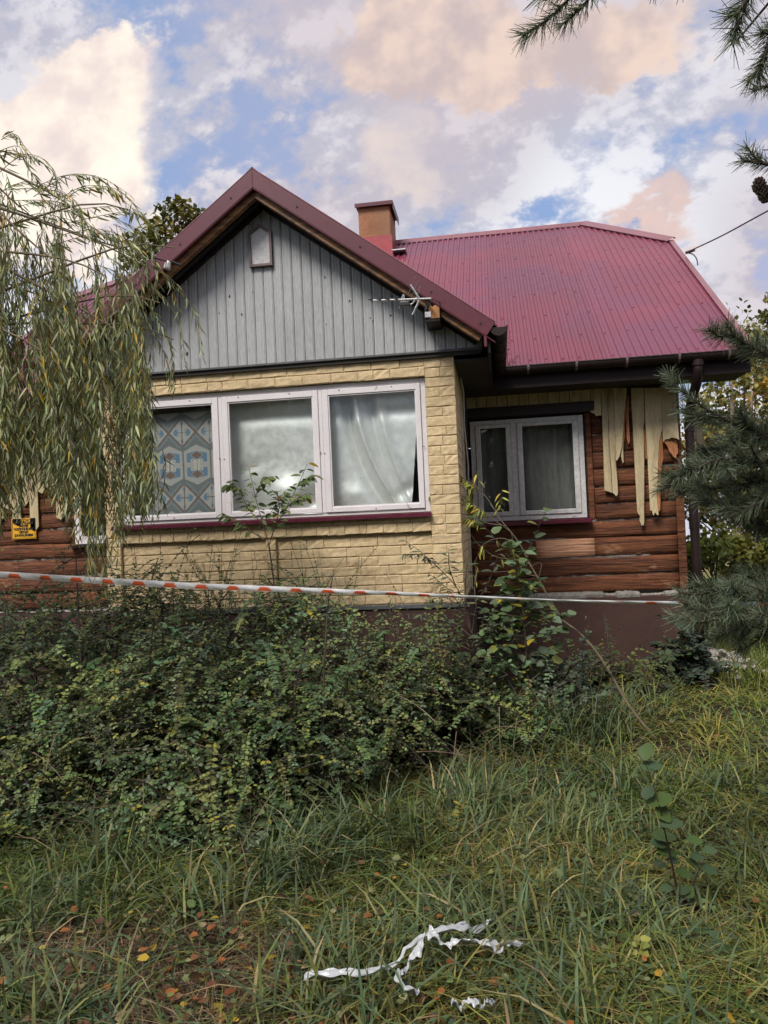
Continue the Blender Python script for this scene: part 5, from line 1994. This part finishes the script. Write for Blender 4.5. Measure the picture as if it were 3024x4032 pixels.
for pts in ([(850, 540), (700, 420), (560, 330), (430, 250), (330, 150)], [(640, 260), (560, 170), (480, 120), (400, 90)], [(820, 500), (640, 480), (500, 430), (400, 390)], [(1000, 780), (860, 760), (760, 700), (640, 690), (560, 560)],
            [(700, 340), (760, 400), (800, 330), (780, 240)], [(850, 540), (880, 600), (870, 680), (900, 720)], [(640, 260), (620, 160), (600, 90)], [(1100, 900), (1000, 860), (860, 820), (700, 800), (600, 830)], [(560, 200), (540, 300), (560, 420), (540, 560)],
            [(900, 640), (780, 560), (640, 600), (590, 700), (600, 900)], [(480, 160), (400, 200), (330, 280), (360, 380)], [(1050, 880), (1090, 780), (1050, 750), (990, 800)], [(420, 270), (320, 300), (280, 260)], [(600, 820), (590, 960), (610, 1100)]):
    st.append((wiggle(px(z6(pts), Yc + .35, r.uniform(-.2, .25)), .014), .0040, .0014))
ys = [(3, .35, 1, 80), (4, .2, 1, 55), (5, .4, 1, 45), (11, .0, .6, 30), (13, .1, 1, 55), (15, .2, 1, 16), (7, .5, 1, 9), (8, .3, 1, 13), (9, .5, 1, 4), (6, .4, 1, 5), (12, .3, 1, 8)]
plant('corkscrew_willow', 'leaning corkscrew willow stem with twisted twigs and narrow yellow leaves beside the lime', 'tree', (bs[0], bs[1], 0), st,
      leafy(r, ys, [(.34, .35, .07), (.25, .28, .06), (.40, .37, .08), (.18, .22, .055)], .078, .105, .75, (.3, 1, .65, .7), .2, .3, spread=.55, yellow=.15, ycol=((.46, .32, .05),)), bark=(.15, .115, .065))

# butterfly bush with dark narrow leaves and spent flower spikes
r = np.random.default_rng(44)
bb = at(1000, 1420, 5.95)
st = []
for pts in ([(560, 1250), (480, 950), (330, 810), (200, 680), (60, 595)], [(560, 1250), (520, 1000), (520, 880), (540, 760)], [(560, 1250), (440, 1000), (330, 900), (260, 850)], [(580, 1300), (470, 1080), (380, 1000), (230, 1050)], [(570, 1280), (600, 1050), (700, 900), (760, 700)],
            [(330, 810), (240, 720), (150, 700), (70, 705)], [(450, 940), (400, 800), (395, 660)], [(580, 1350), (700, 1250), (820, 1180)], [(560, 1300), (420, 1180), (250, 1140), (120, 1140)], [(560, 1400), (400, 1330), (250, 1330)], [(580, 1400), (480, 1300), (420, 1200)], [(600, 1450), (640, 1250), (660, 1100)]):
    st.append((px(z6(pts), 5.95, r.uniform(-.2, .2)), .0050, .0018))
st.append(([(bb[0], 5.95, 0), (bb[0], 5.95, .4)] + px(z6([(575, 1350)]), 5.95), .012, .006))
specs = [(i, .25, 1, 24) for i in range(12)]
plant('butterfly_bush', 'butterfly bush with dark narrow leaves before the right brick pier', 'shrub', (bb[0], 5.95, 0), st,
      leafy(r, specs, [(.065, .092, .056), (.085, .115, .062), (.12, .14, .055), (.07, .065, .055)], .070, .13, .35, (.3, 1, .65, .7), .3, .25))

# undergrowth that fills the foot of the two saplings
U = 'undergrowth at the foot of the saplings'
shrub('undergrowth_shrub', (.42, 6.25, .12), (.36, .40, .28), 130, 'grey-green feathery undergrowth shrub beneath the leaning willow stem', 51, U, cols=[(.075, .095, .060), (.095, .115, .080), (.06, .08, .045)], leafL=.030, tall=10)
shrub('undergrowth_shrub', (-.42, 5.72, .24), (.38, .38, .36), 150, 'mixed leafy undergrowth shrub between thicket and lime sapling', 52, U, cols=[(.055, .085, .035), (.075, .105, .04), (.045, .07, .035), (.12, .14, .05)], leafL=.034, tall=10)
shrub('undergrowth_shrub', (.05, 5.75, .06), (.40, .36, .18), 90, 'low leafy undergrowth shrub directly under the lime sapling', 53, U, leafL=.036, tall=6)
shrub('undergrowth_shrub', (.95, 7.25, .02), (.60, .34, .16), 130, 'low weedy undergrowth shrub along the brown plinth of the log wall', 54, U, cols=[(.075, .105, .035), (.10, .125, .04), (.055, .08, .035)], leafL=.036, tall=8)
shrub('ivy_clump', (1.72, 7.85, .10), (.30, .24, .24), 110, 'dark ivy clump at the foot of the downpipe', 55, None, cols=[(.030, .050, .032), (.045, .066, .045), (.06, .08, .05)], leafL=.050)

# young cherry in the right foreground
r = np.random.default_rng(45)
z4b = lambda pts: [((2300 + a * 724 / 1456) / PS, (2800 + b * 724 / 1456) / PS) for a, b in pts]
bs = atz(1466, 1948, 0.0)
Yk = bs[1]
st = [([(bs[0], bs[1], -.02)] + px(z4b([(748, 1480), (690, 1180), (640, 960), (596, 745)]), Yk, -.35), .0055, .0025), ([(bs[0] + .03, bs[1], -.02)] + px(z4b([(800, 1500), (880, 1330), (920, 1230), (960, 1150)]), Yk, .1), .004, .002),
      (px(z4b([(690, 1180), (620, 1200), (570, 1220)]), Yk - .1), .002, .0012), (px(z4b([(596, 745), (540, 560), (500, 440), (420, 330)]), Yk - .3, -.1), .0024, .0012)]
LV = [(480, 335, 70, 150, .3), (520, 430, 20, 135, .2), (500, 650, 60, 130, .15), (590, 700, -160, 190, .3), (620, 800, -60, 140, -.4), (690, 880, 10, 170, -.1), (640, 985, 5, 190, .1), (600, 1040, 170, 150, .1), (660, 1110, -10, 150, -.3), (880, 1020, 0, 130, 0), (1000, 1100, 10, 120, .1),
      (900, 1150, 0, 130, .2), (860, 1200, -30, 110, -.2), (990, 1250, -15, 140, -.1), (790, 1280, -15, 130, -.2), (600, 1210, 170, 100, .1), (650, 1395, 10, 110, .1), (780, 1420, 200, 110, .2), (830, 1440, 60, 110, .3), (700, 1180, 20, 100, .1), (560, 430, 10, 120, 0), (930, 1720, 0, 140, 0), (1050, 1780, -20, 110, -.1), (800, 1740, 180, 110, 0), (1000, 1880, 10, 120, -.1), (930, 1920, 190, 110, -.1), (1080, 1860, 0, 130, -.1)]


def cherry(paths):
    B = Bulk()
    s = 724 / 1456 / FPX * Yk
    for (a, b, an, ln, tilt) in LV:
        p = at(*z4b([(a, b)])[0], Yk - .25 * (b < 900) - .05)
        if b > 1650:
            p = atz(*z4b([(a, b)])[0], .06)
        l = ln * s * .98
        w = math.radians(an)
        D = CR * math.cos(w) + CU * math.sin(w) * .6 + CF * tilt
        p = p - D * l * .5
        N = np.array([r.normal(0, .25), -.55, 1.0])
        V, Q = leaf_fine(p[None], D[None], N[None], l, l * .34, .6, .42, .12, .14)
        B.add(V, Q, pick([(.045, .078, .034), (.062, .098, .044), (.060, .100, .026)], 1, .14, r))
    return B


plant('cherry_sapling', 'dark broad-leaved cherry sapling standing in the right foreground grass', 'sapling', (bs[0], bs[1], 0), st, cherry, bark=(.11, .05, .03))
# big-leaved whip just above it
r = np.random.default_rng(46)

# little yellow maple seedling in the grass
r = np.random.default_rng(47)
for (pxx, lab, cc) in (((995, 1790), 'small yellow-green maple seedling at the thicket foot', [(.26, .27, .05), (.30, .24, .05)]), ((1380, 2110), 'pale yellow-leaved seedling low in the right foreground grass', [(.20, .22, .05), (.24, .24, .06)])):
    p0 = atz(*pxx, .0)
    st = [([p0, p0 + [0, 0, .07], p0 + [.01, 0, .13]], .003, .0015)]
    plant('maple_seedling', lab, 'seedling', tuple(p0), st, leafy(r, [(0, .4, 1.0, 14)], cc, .045, .40, .2, (.4, 1, .7, .5)), group='yellow seedlings')

# dry weed growing out of the gutter corner
r = np.random.default_rng(48)
p0 = np.array([.13, EY - .05, 3.17])
st = [([p0, p0 + [.02, -.02, .12], p0 + [.03, -.02, .26], p0 + [.055, -.02, .36]], .0022, .001), ([p0, p0 + [.05, -.02, .06], p0 + [.12, -.03, .11]], .002, .001), ([p0, p0 + [.03, -.02, .05], p0 + [.06, -.03, .09]], .002, .001)]
plant('gutter_weed', 'dry reddish-brown weed sprouting from the gutter corner', 'weed', tuple(p0), st, leafy(r, [(0, .1, 1, 26), (1, .2, 1, 22), (2, .2, 1, 12)], [(.16, .045, .02), (.10, .03, .015), (.22, .08, .03)], .022, .35, .2), bark=(.14, .05, .03))


# ------------------------------------------------------------------ trees behind the house
def tree(name, label, base, h, crown, n_leaf, cols, seed, leafL, trunk_r=.14, bark='bark_grey', clumps=60, group=None, p=None, squash=1.0):
    r = np.random.default_rng(seed)
    base = np.array(base, float)
    root = empty(name, tuple(base), label, 'tree', group)
    tr = resample([base + [0, 0, -.2], base + [.06, 0, h * .3], base + [-.08, .05, h * .62], base + [.02, 0, h * .9]], 12)
    MB().tube(tr, list(np.linspace(trunk_r, trunk_r * .25, 12)), 9).build('trunk', bark, root, True)
    cc, cr = np.array(crown[0], float), np.array(crown[1], float)
    d = nrm(r.normal(size=(clumps, 3)))
    C = base + cc + d * cr * (r.uniform(.25, 1, (clumps, 1)) ** .5) * (1 + .15 * np.sin(d[:, :1] * 9 + seed))
    BB = Bulk()
    P = []
    for c in C:
        t = np.clip((c[2] - base[2]) / h - .25, .2, .95)
        s = tr[int(t * 11)]
        pth = resample([s, (s + c) / 2 + [0, 0, .1], c], 7)
        P.append(pth)
    V, Q = tubes_arrays(np.stack(P), np.full(clumps, trunk_r * .22), np.full(clumps, .008), 4)
    BB.add(V, Q, np.array([.10, .075, .055]))
    BB.build('branches', 'twig', root)
    k = n_leaf // clumps
    idx = np.repeat(np.arange(clumps), k)
    rad = r.uniform(.55, 1.25, clumps)[idx][:, None] * cr.mean() * .30
    pos = C[idx] + nrm(r.normal(size=(len(idx), 3))) * rad * (r.random((len(idx), 1)) ** .45) * np.array([1, 1, .75 * squash])
    D = nrm(r.normal(size=(len(idx), 3)) + np.array([0, 0, -.4]))
    N = nrm(np.array([0, -.3, 1.0]) + .6 * r.normal(size=(len(idx), 3)))
    L = leafL * r.uniform(.6, 1.3, len(idx))
    V, Q = leaf_arrays(pos, D, N, L, L * .38, (.3, 1, .7, .75), .25)
    LB = Bulk()
    cl = pick(cols, clumps, .18, r, p)[idx] * (1 + r.normal(0, .12, (len(idx), 1)))
    LB.add(V, Q, np.clip(cl, .01, 1))
    LB.build('crown', 'leaf', root)


p0 = at(430, 500, 17.0)
tree('background_tree', 'yellow-green tree rising behind the left gable slope', (p0[0] - .3, 17.0, -.4), 9.6, ((-.1, 0, 8.3), (1.5, 1.4, 1.75)), 5200, [(.15, .15, .035), (.11, .125, .035), (.20, .17, .04), (.085, .10, .03)], 61, .13, clumps=44)
p0 = at(1590, 900, 15.0)
tree('autumn_tree', 'yellowing autumn tree beyond the right end of the house', (p0[0] + .3, 15.0, -.4), 5.0, ((.1, 0, 3.0), (1.9, 1.5, 1.75)), 10000, [(.26, .20, .04), (.16, .17, .04), (.32, .19, .035), (.12, .14, .04), (.34, .27, .07)], 62, .10, trunk_r=.09, bark='bark_birch', clumps=85)
p0 = at(1650, 690, 19.0)
tree('background_tree', 'pale distant tree top just above the right eave', (p0[0] + .2, 19.0, -.6), 7.0, ((0, 0, 5.6), (.9, .9, 1.5)), 2600, [(.22, .20, .08), (.16, .16, .06)], 63, .12, clumps=26)
for k, (a, b, Y, sx, hh, lab, cols) in enumerate((
        (1545, 1235, 11.0, .75, 1.5, 'bright yellow-green vine bush just right of the downpipe', [(.22, .25, .045), (.28, .27, .05), (.16, .20, .04)]),
        (1640, 1230, 12.5, .95, 1.6, 'green and russet vine bush behind the lower pine branches', [(.15, .18, .04), (.20, .20, .05), (.26, .11, .04), (.11, .14, .04)]),
        (1720, 1240, 11.5, .9, 1.7, 'bushy green vine at the far right behind the pine', [(.14, .17, .04), (.18, .20, .05)]))):
    q = at(a, b, Y)
    zb_ = float(gz(q[0], Y))
    tree('vine_bush', lab, (q[0], Y, zb_), hh, ((0, 0, q[2] - zb_), (sx, .6, .55)), 2600, cols, 70 + k, .085, trunk_r=.03, clumps=34, group='vine bushes right of the house')
for k, (a, y0, y1, Y, rr_) in enumerate(((1592, 1080, 1200, 13.5, .055), (1612, 1085, 1200, 13.8, .028))):
    a0, a1 = at(a, y1, Y), at(a - 6 + 4 * k, y0 - 60, Y)
    g0 = float(gz(a0[0], Y))
    root = empty('slender_tree', (a0[0], Y, g0), ('pale slender trunk standing in the field right of the house', 'thin dark trunk leaning beside the pale slender trunk')[k], 'tree', 'slender trunks beyond the garden')
    top = a1 + (a1 - a0) * 1.2
    MB().tube(resample([(a0[0], Y, g0 - .1), a0, a1, top], 10), list(np.linspace(rr_, rr_ * .5, 10)), 8).build('trunk', ('bark_birch', 'bark')[k], root, True)
    r = np.random.default_rng(80 + k)
    n = 420
    P = top + r.normal(0, .38, (n, 3)) + [0, 0, .2]
    V, Q = leaf_arrays(P, r.normal(size=(n, 3)), np.array([0, 0, 1.0]) + .5 * r.normal(size=(n, 3)), .09, .034)
    LB = Bulk()
    LB.add(V, Q, pick([(.16, .17, .05), (.24, .20, .05)], n, .2, r))
    LB.build('crown', 'leaf', root)

# pines on the far side of the lane, behind the photographer; the wing window mirrors them
for k, (x, y, h) in enumerate(((1.4, -6.5, 8.5), (3.6, -9.5, 11.0))):
    tree('lane_pine', ('dark conifer across the lane, mirrored in the window of the log wall', 'taller conifer across the lane, mirrored at the right of the log wall window')[k], (x, y, float(gz(x, y))), h,
         ((0, 0, h * .55), (1.5, 1.4, h * .42)), 6000, [(.030, .045, .034), (.040, .058, .040), (.024, .036, .028)], 90 + k, .26, trunk_r=.2, bark='bark', clumps=60, group='conifers across the lane')


# foliage screen added out of view, behind the photographer: cuts low skylight under the eaves and shows only as a dark band in the panes
r = np.random.default_rng(140)
HB = Bulk()
n = 16000
ang = r.uniform(-1.35, 1.35, n)
rad = 14 + 1.6 * r.random(n)
top = 5.6 + 1.2 * np.sin(ang * 7) + .7 * np.sin(ang * 19 + 1)
P = np.stack([rad * np.sin(ang), -rad * np.cos(ang) + 2, -.4 + top * r.random(n) ** .8], 1)
V, Q = leaf_arrays(P, r.normal(size=(n, 3)), r.normal(size=(n, 3)), .42, .17)
HB.add(V, Q, pick([(.05, .07, .035), (.07, .09, .04), (.09, .09, .04)], n, .2, r))
tag(HB.build('added_foliage_screen', 'leaf'), 'added screen of dark foliage behind the viewer, blocking low sky light', 'light blocker', kind='stuff')


# ------------------------------------------------------------------ rubble at the corner
r = np.random.default_rng(101)
RB = empty('rubble_heap', (2.15, 8.25, 0), 'heap of broken pale plaster and stones at the right foot of the house', 'rubble')


def stone_mesh(i):
    bm = bmesh.new()
    bmesh.ops.create_icosphere(bm, subdivisions=1, radius=1)
    q = np.random.default_rng(300 + i)
    for v in bm.verts:
        v.co *= q.uniform(.7, 1.2)
    me = bpy.data.meshes.new('stone')
    bm.to_mesh(me)
    bm.free()
    me.materials.append(MATS['rubble'])
    return me


SMS = [stone_mesh(i) for i in range(8)]
for i in range(46):
    t = r.random()
    xx = 1.95 + .75 * t + r.normal(0, .05)
    yy = 8.65 - .55 * t + r.normal(0, .16)
    sc = r.uniform(.03, .085)
    o = bpy.data.objects.new('stone', SMS[r.integers(8)])
    zz = float(gz(xx, yy)) + max(0, .30 * (1 - t) * r.random()) + .01
    o.location = np.array((xx, yy, zz)) - np.array(RB.location)
    o.scale = (sc * 1.3, sc, sc * .65)
    o.rotation_euler = tuple(r.uniform(-.5, .5, 2)) + (r.uniform(0, 6.28),)
    link(o, RB)

# ------------------------------------------------------------------ barrier tape
TP = [(-60, 1238, 4.05, .041), (0, 1241, 4.07, .041), (160, 1251, 4.12, .041), (420, 1266, 4.2, .036), (640, 1274, 4.27, .031), (830, 1281, 4.33, .026), (1000, 1288.5, 4.38, .020), (1200, 1297, 4.44, .016), (1330, 1300.5, 4.48, .022), (1450, 1303, 4.52, .028), (1560, 1305, 4.55, .034), (1700, 1306, 4.6, .036), (1800, 1300, 4.63, .036)]


def tape():
    n = 1500
    q = np.array([np.append(at(a, b, Y), w) for a, b, Y, w in TP])
    q = np.concatenate([[[-4.22, 3.72, 1.62, .046]], q, [[4.2, 5.2, 1.22, .036], [7.0, 5.9, 1.35, .036]]])      # from the willow trunk to beyond the garden
    d = np.concatenate([[0], np.cumsum(np.linalg.norm(np.diff(q[:, :3], axis=0), axis=1))])
    s = np.linspace(0, d[-1], n)
    c = np.stack([np.interp(s, d, q[:, i]) for i in range(4)], 1)
    for _ in range(40):
        c[1:-1] = .25 * c[:-2] + .5 * c[1:-1] + .25 * c[2:]
    r = np.random.default_rng(120)
    V, C, F = [], [], []
    m_ = 8
    per = .182
    W0 = .046
    for i in range(n):
        p = c[i, :3].copy()
        tw = .25 + .18 * math.sin(s[i] * 1.7) + min(1, s[i] / 6) * .2
        ax = np.array([0, -math.sin(tw), math.cos(tw)])
        for j in range(m_):
            t = j / (m_ - 1) - .5
            wv = .0012 * math.sin(s[i] * 13 + t * 2) + .0008 * math.sin(s[i] * 37 + t * 5)
            V.append(p + ax * t * c[i, 3] + np.array([0, wv - .004 * math.cos(t * 3.1), 0]))
            ph = ((s[i] + .06) / per) % 1.0
            half = .10 + .15 * (.5 - t)
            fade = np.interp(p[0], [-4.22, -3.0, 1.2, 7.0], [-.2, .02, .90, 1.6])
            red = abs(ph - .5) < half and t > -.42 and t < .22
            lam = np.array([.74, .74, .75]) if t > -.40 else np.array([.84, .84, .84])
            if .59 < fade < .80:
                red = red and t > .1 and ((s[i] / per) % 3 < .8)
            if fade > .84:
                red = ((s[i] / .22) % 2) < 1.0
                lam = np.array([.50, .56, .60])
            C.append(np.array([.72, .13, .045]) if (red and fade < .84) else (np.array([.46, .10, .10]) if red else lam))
    for i in range(n - 1):
        for j in range(m_ - 1):
            a = i * m_ + j
            F.append((a, a + m_, a + m_ + 1, a + 1))
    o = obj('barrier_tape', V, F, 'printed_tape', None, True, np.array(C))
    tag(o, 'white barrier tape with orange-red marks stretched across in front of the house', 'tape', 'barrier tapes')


tape()
q0, q1 = at(1612, 1275, 9.5), at(1720, 1262, 9.5)
V, C, F = [], [], []
for i in range(41):
    p = q0 + (q1 - q0) * i / 40
    for t in (-.5, .5):
        V.append(p + np.array([0, .01 * math.sin(i), t * .07 + .01 * math.sin(i * .7)]))
        C.append((.62, .05, .06) if (i // 6) % 2 else (.68, .66, .66))
for i in range(40):
    F.append((2 * i, 2 * i + 2, 2 * i + 3, 2 * i + 1))
tag(obj('barrier_tape', V, F, 'printed_tape', None, False, np.array(C)), 'far scrap of red and white barrier tape at the right edge behind the pine', 'tape', 'barrier tapes')


# white plastic strips lying in the grass
def ribbon(pts, w, label, seed):
    r = np.random.default_rng(seed)
    q = resample([atz(a, b, z + .025) for a, b, z in pts], 60)
    V, F = [], []
    m_ = 6
    for i, p in enumerate(q):
        d = q[min(i + 1, 59)] - q[max(i - 1, 0)]
        d /= np.linalg.norm(d)
        sd = np.cross(d, [0, 0, 1.0])
        sd /= np.linalg.norm(sd)
        roll = .5 * math.sin(i * .17 + seed) + .25 * math.sin(i * .41)
        ww = w * (.55 + .30 * math.sin(i * .31 + seed * 2) + .12 * math.sin(i * 1.1))
        for j in range(m_):
            t = j / (m_ - 1) - .5
            V.append(p + sd * t * ww * math.cos(roll) + np.array([0, 0, t * ww * math.sin(roll) + .009 * math.sin(t * 11 + i * .35) + .004 * math.sin(t * 23 + i * .8) - .02 * (math.sin(i * .21 + seed * 3) > .75)]))
    for i in range(59):
        for j in range(m_ - 1):
            a = i * m_ + j
            F.append((a, a + m_, a + m_ + 1, a + 1))
    tag(obj('plastic_strip', V, F, 'white_film', None, True), label, 'plastic', 'white plastic strips in the grass')


ribbon([(658, 2110, .06), (700, 2103, .08), (760, 2100, .08), (812, 2096, .07), (850, 2075, .08), (880, 2045, .11), (915, 2020, .13), (950, 2010, .14), (1000, 2000, .11), (1060, 1990, .08)], .044, 'crumpled white plastic strip curling left across the foreground grass', 3)
ribbon([(925, 2015, .14), (960, 2030, .12), (1010, 2033, .11), (1060, 2036, .10), (1100, 2038, .08), (1130, 2038, .06)], .052, 'wide white plastic strip running right through the foreground grass', 4)
ribbon([(918, 2018, .15), (905, 2050, .12), (880, 2080, .10), (862, 2100, .09), (860, 2120, .08), (880, 2138, .07), (905, 2128, .06)], .040, 'thin twisted white plastic strip hanging down towards the viewer', 5)
ribbon([(975, 2166, .05), (1010, 2165, .06), (1045, 2164, .06), (1068, 2166, .05)], .030, 'short white plastic scrap lowest in the foreground grass', 6)


# ------------------------------------------------------------------ warning sign
def sign():
    a, b = at(25, 1121, YW - .03), at(79, 1163, YW - .03)
    x0, x1, z1, z0 = a[0], b[0], a[2], b[2]
    Y = YW - .03
    root = empty('warning_sign', ((x0 + x1) / 2, Y, z0), 'yellow warning sign with black Polish lettering on the left log wall', 'sign')
    bevel(MB().box(x0, x1, Y - .006, Y + .002, z0, z1).build('plate', 'sign_yellow', root), .0015)
    bd = MB()
    m_, w = .010, .004
    for (q0, q1, w0, w1) in ((x0 + m_, x1 - m_, z0 + m_, z0 + m_ + w), (x0 + m_, x1 - m_, z1 - m_ - w, z1 - m_), (x0 + m_, x0 + m_ + w, z0 + m_ + w, z1 - m_ - w), (x1 - m_ - w, x1 - m_, z0 + m_ + w, z1 - m_ - w)):
        bd.box(q0, q1, Y - .0085, Y - .006, w0, w1)
    bd.build('border', 'sign_ink', root)
    H = z1 - z0
    rows = (('UWAGA!', .80, .205), ('WSTĘP', .625, .125), ('WZBRONIONY', .475, .125), ('GROZI', .325, .125), ('ZAWALENIEM', .175, .125))
    for txt, fz, fh in rows:
        cu = bpy.data.curves.new('lettering', 'FONT')
        cu.body = txt
        cu.align_x = 'CENTER'
        cu.align_y = 'CENTER'
        cu.size = fh * H * 1.25
        cu.offset = .0022
        cu.extrude = .0008
        tmp = bpy.data.objects.new('tmp', cu)
        COL.objects.link(tmp)
        dg = bpy.context.evaluated_depsgraph_get()
        me = bpy.data.meshes.new_from_object(tmp.evaluated_get(dg))
        bpy.data.objects.remove(tmp)
        me.materials.clear()
        me.materials.append(MATS['sign_ink'])
        o = bpy.data.objects.new('lettering', me)
        wd = max(v.co.x for v in me.vertices) - min(v.co.x for v in me.vertices)
        sx = min(1.0, (x1 - x0 - .05) / wd)
        o.rotation_euler = (math.pi / 2, 0, 0)
        o.scale = (sx, 1, 1)
        o.location = (0, -.0078, fz * H)
        link(o, root)


sign()


# ------------------------------------------------------------------ aerial and cables
def antenna():
    Y = 5.80
    za = lambda x, y, Yq=Y: at((1350 + x * 500 / 1659) / PS, (1050 + y * 500 / 1659) / PS, Yq)
    b0, b1 = za(355, 445), za(1155, 418)
    root = empty('tv_antenna', tuple(za(1060, 470)), 'white television aerial pointing left, fixed to the purlin end under the gable', 'antenna')
    MB().tube([b0, b1], .0075, 6).build('boom', 'alu', root)
    d = nrm(b1 - b0)
    for x, y in ((375, 440), (485, 437), (597, 433), (705, 430)):
        c = za(x, y)
        MB().tube([c + np.array([.012, .10, .032]), c + np.array([-.010, -.10, -.022])], .0042, 5).build('director', 'black_plastic', root)
        MB().box(c[0] - .008, c[0] + .008, c[1] - .014, c[1] + .014, c[2] - .004, c[2] + .018).build('clip', 'black_plastic', root)
    m0 = za(1000, 420)
    MB().tube([m0, za(880, 235)], .0085, 6).build('reflector_arm', 'alu', root)
    MB().tube([za(1000, 440), za(910, 630)], .0085, 6).build('reflector_arm', 'alu', root)
    MB().tube([za(930, 600), za(890, 725)], .003, 5).build('reflector_rod', 'black_plastic', root)
    for (x, y, q) in ((940, 140, 860), (980, 190, 895), (1018, 245, 940)):
        MB().tube([za(x, y, Y - .2), za(q, y + 210, Y + .12)], .0022, 4).build('reflector_rod', 'alu', root)
    # folded dipole, black box and its loop
    lp = [za(760, 460), za(775, 400), za(790, 355), za(803, 365), za(800, 420), za(790, 470)]
    MB().tube(resample(lp, 14), .0045, 6).build('dipole', 'alu', root)
    MB().tube([za(745, 520), za(738, 545)], .005, 6).build('dipole', 'alu', root)
    c0, c1 = za(745, 497), za(875, 497)
    o = MB().box(c0[0], c1[0], Y - .03, Y + .03, c0[2] - .018, c0[2] + .016).build('amplifier_box', 'black_plastic', root)
    bevel(o, .006, 2)
    MB().tube(resample([za(875, 495), za(910, 488), za(940, 440), za(965, 395)], 10), .005, 6).build('lead', 'alu', root)
    MB().tube([b1 - d * .03, b1 + np.array([.0, .12, -.02]), za(1090, 470, 6.0), za(1095, 560, 5.985)], .008, 6).build('mount', 'black_plastic', root)
    # coax along the rafter to the eave
    pts = [b1, za(1300, 480, 6.05), at(1010, 690, 6.05), at(1033, 715, 6.05), at(1038, 760, 6.15)]
    MB().tube(resample(pts, 16), .0038, 5).build('coax', 'cable_black', root)


antenna()


def cable(label, pts, r_c, ends, parts):
    p = resample(pts, 24)
    root = empty('service_cable', tuple(p[0]), label, 'cable', 'service cables')
    MB().tube(p, r_c, 5).build('wire', 'cable_black', root)
    for f in parts:
        f(root)


def right_parts(root):
    a, b = at(1483, 546, 10.1), at(1507, 572, 9.9)
    MB().tube(resample([a, at(1498, 548, 10.0), at(1506, 560, 9.95), b], 10), .008, 5).build('hook', 'cable_black', root)
    MB().tube([at(1482, 546, 10.1), at(1500, 540, 10.0)], .018, 7).build('clamp', 'cable_black', root)


w0, w1 = at(1484, 545, 10.05), at(1659, 455, 8.0)
cable('black service cable running from the right roof edge out of the picture', [w0, (w0 + w1) / 2 + [0, 0, -.02], w1, w1 + (w1 - w0) * 1.5], .0085, None, [right_parts])


def left_parts(root):
    c = at(366, 574, 5.93)
    MB().tube([c + [.0, .0, .035], c + [-.01, 0, .02], c + [-.02, 0, -.02], c + [-.025, 0, -.03]], [.018, .026, .030, .022], 9).build('insulator', 'porcelain', root)
    MB().tube([c + [.02, 0, .03], c + [.09, .02, -.0]], .012, 6).build('insulator_hook', 'black_plastic', root)


w0 = at(364, 566, 5.93)
w1 = at(0, 440, 4.6)
cable('black service cable running from the left gable eave through the willow', [w0, (w0 + w1) / 2 + [0, 0, -.03], w1, w1 + (w1 - w0)], .0065, None, [left_parts])
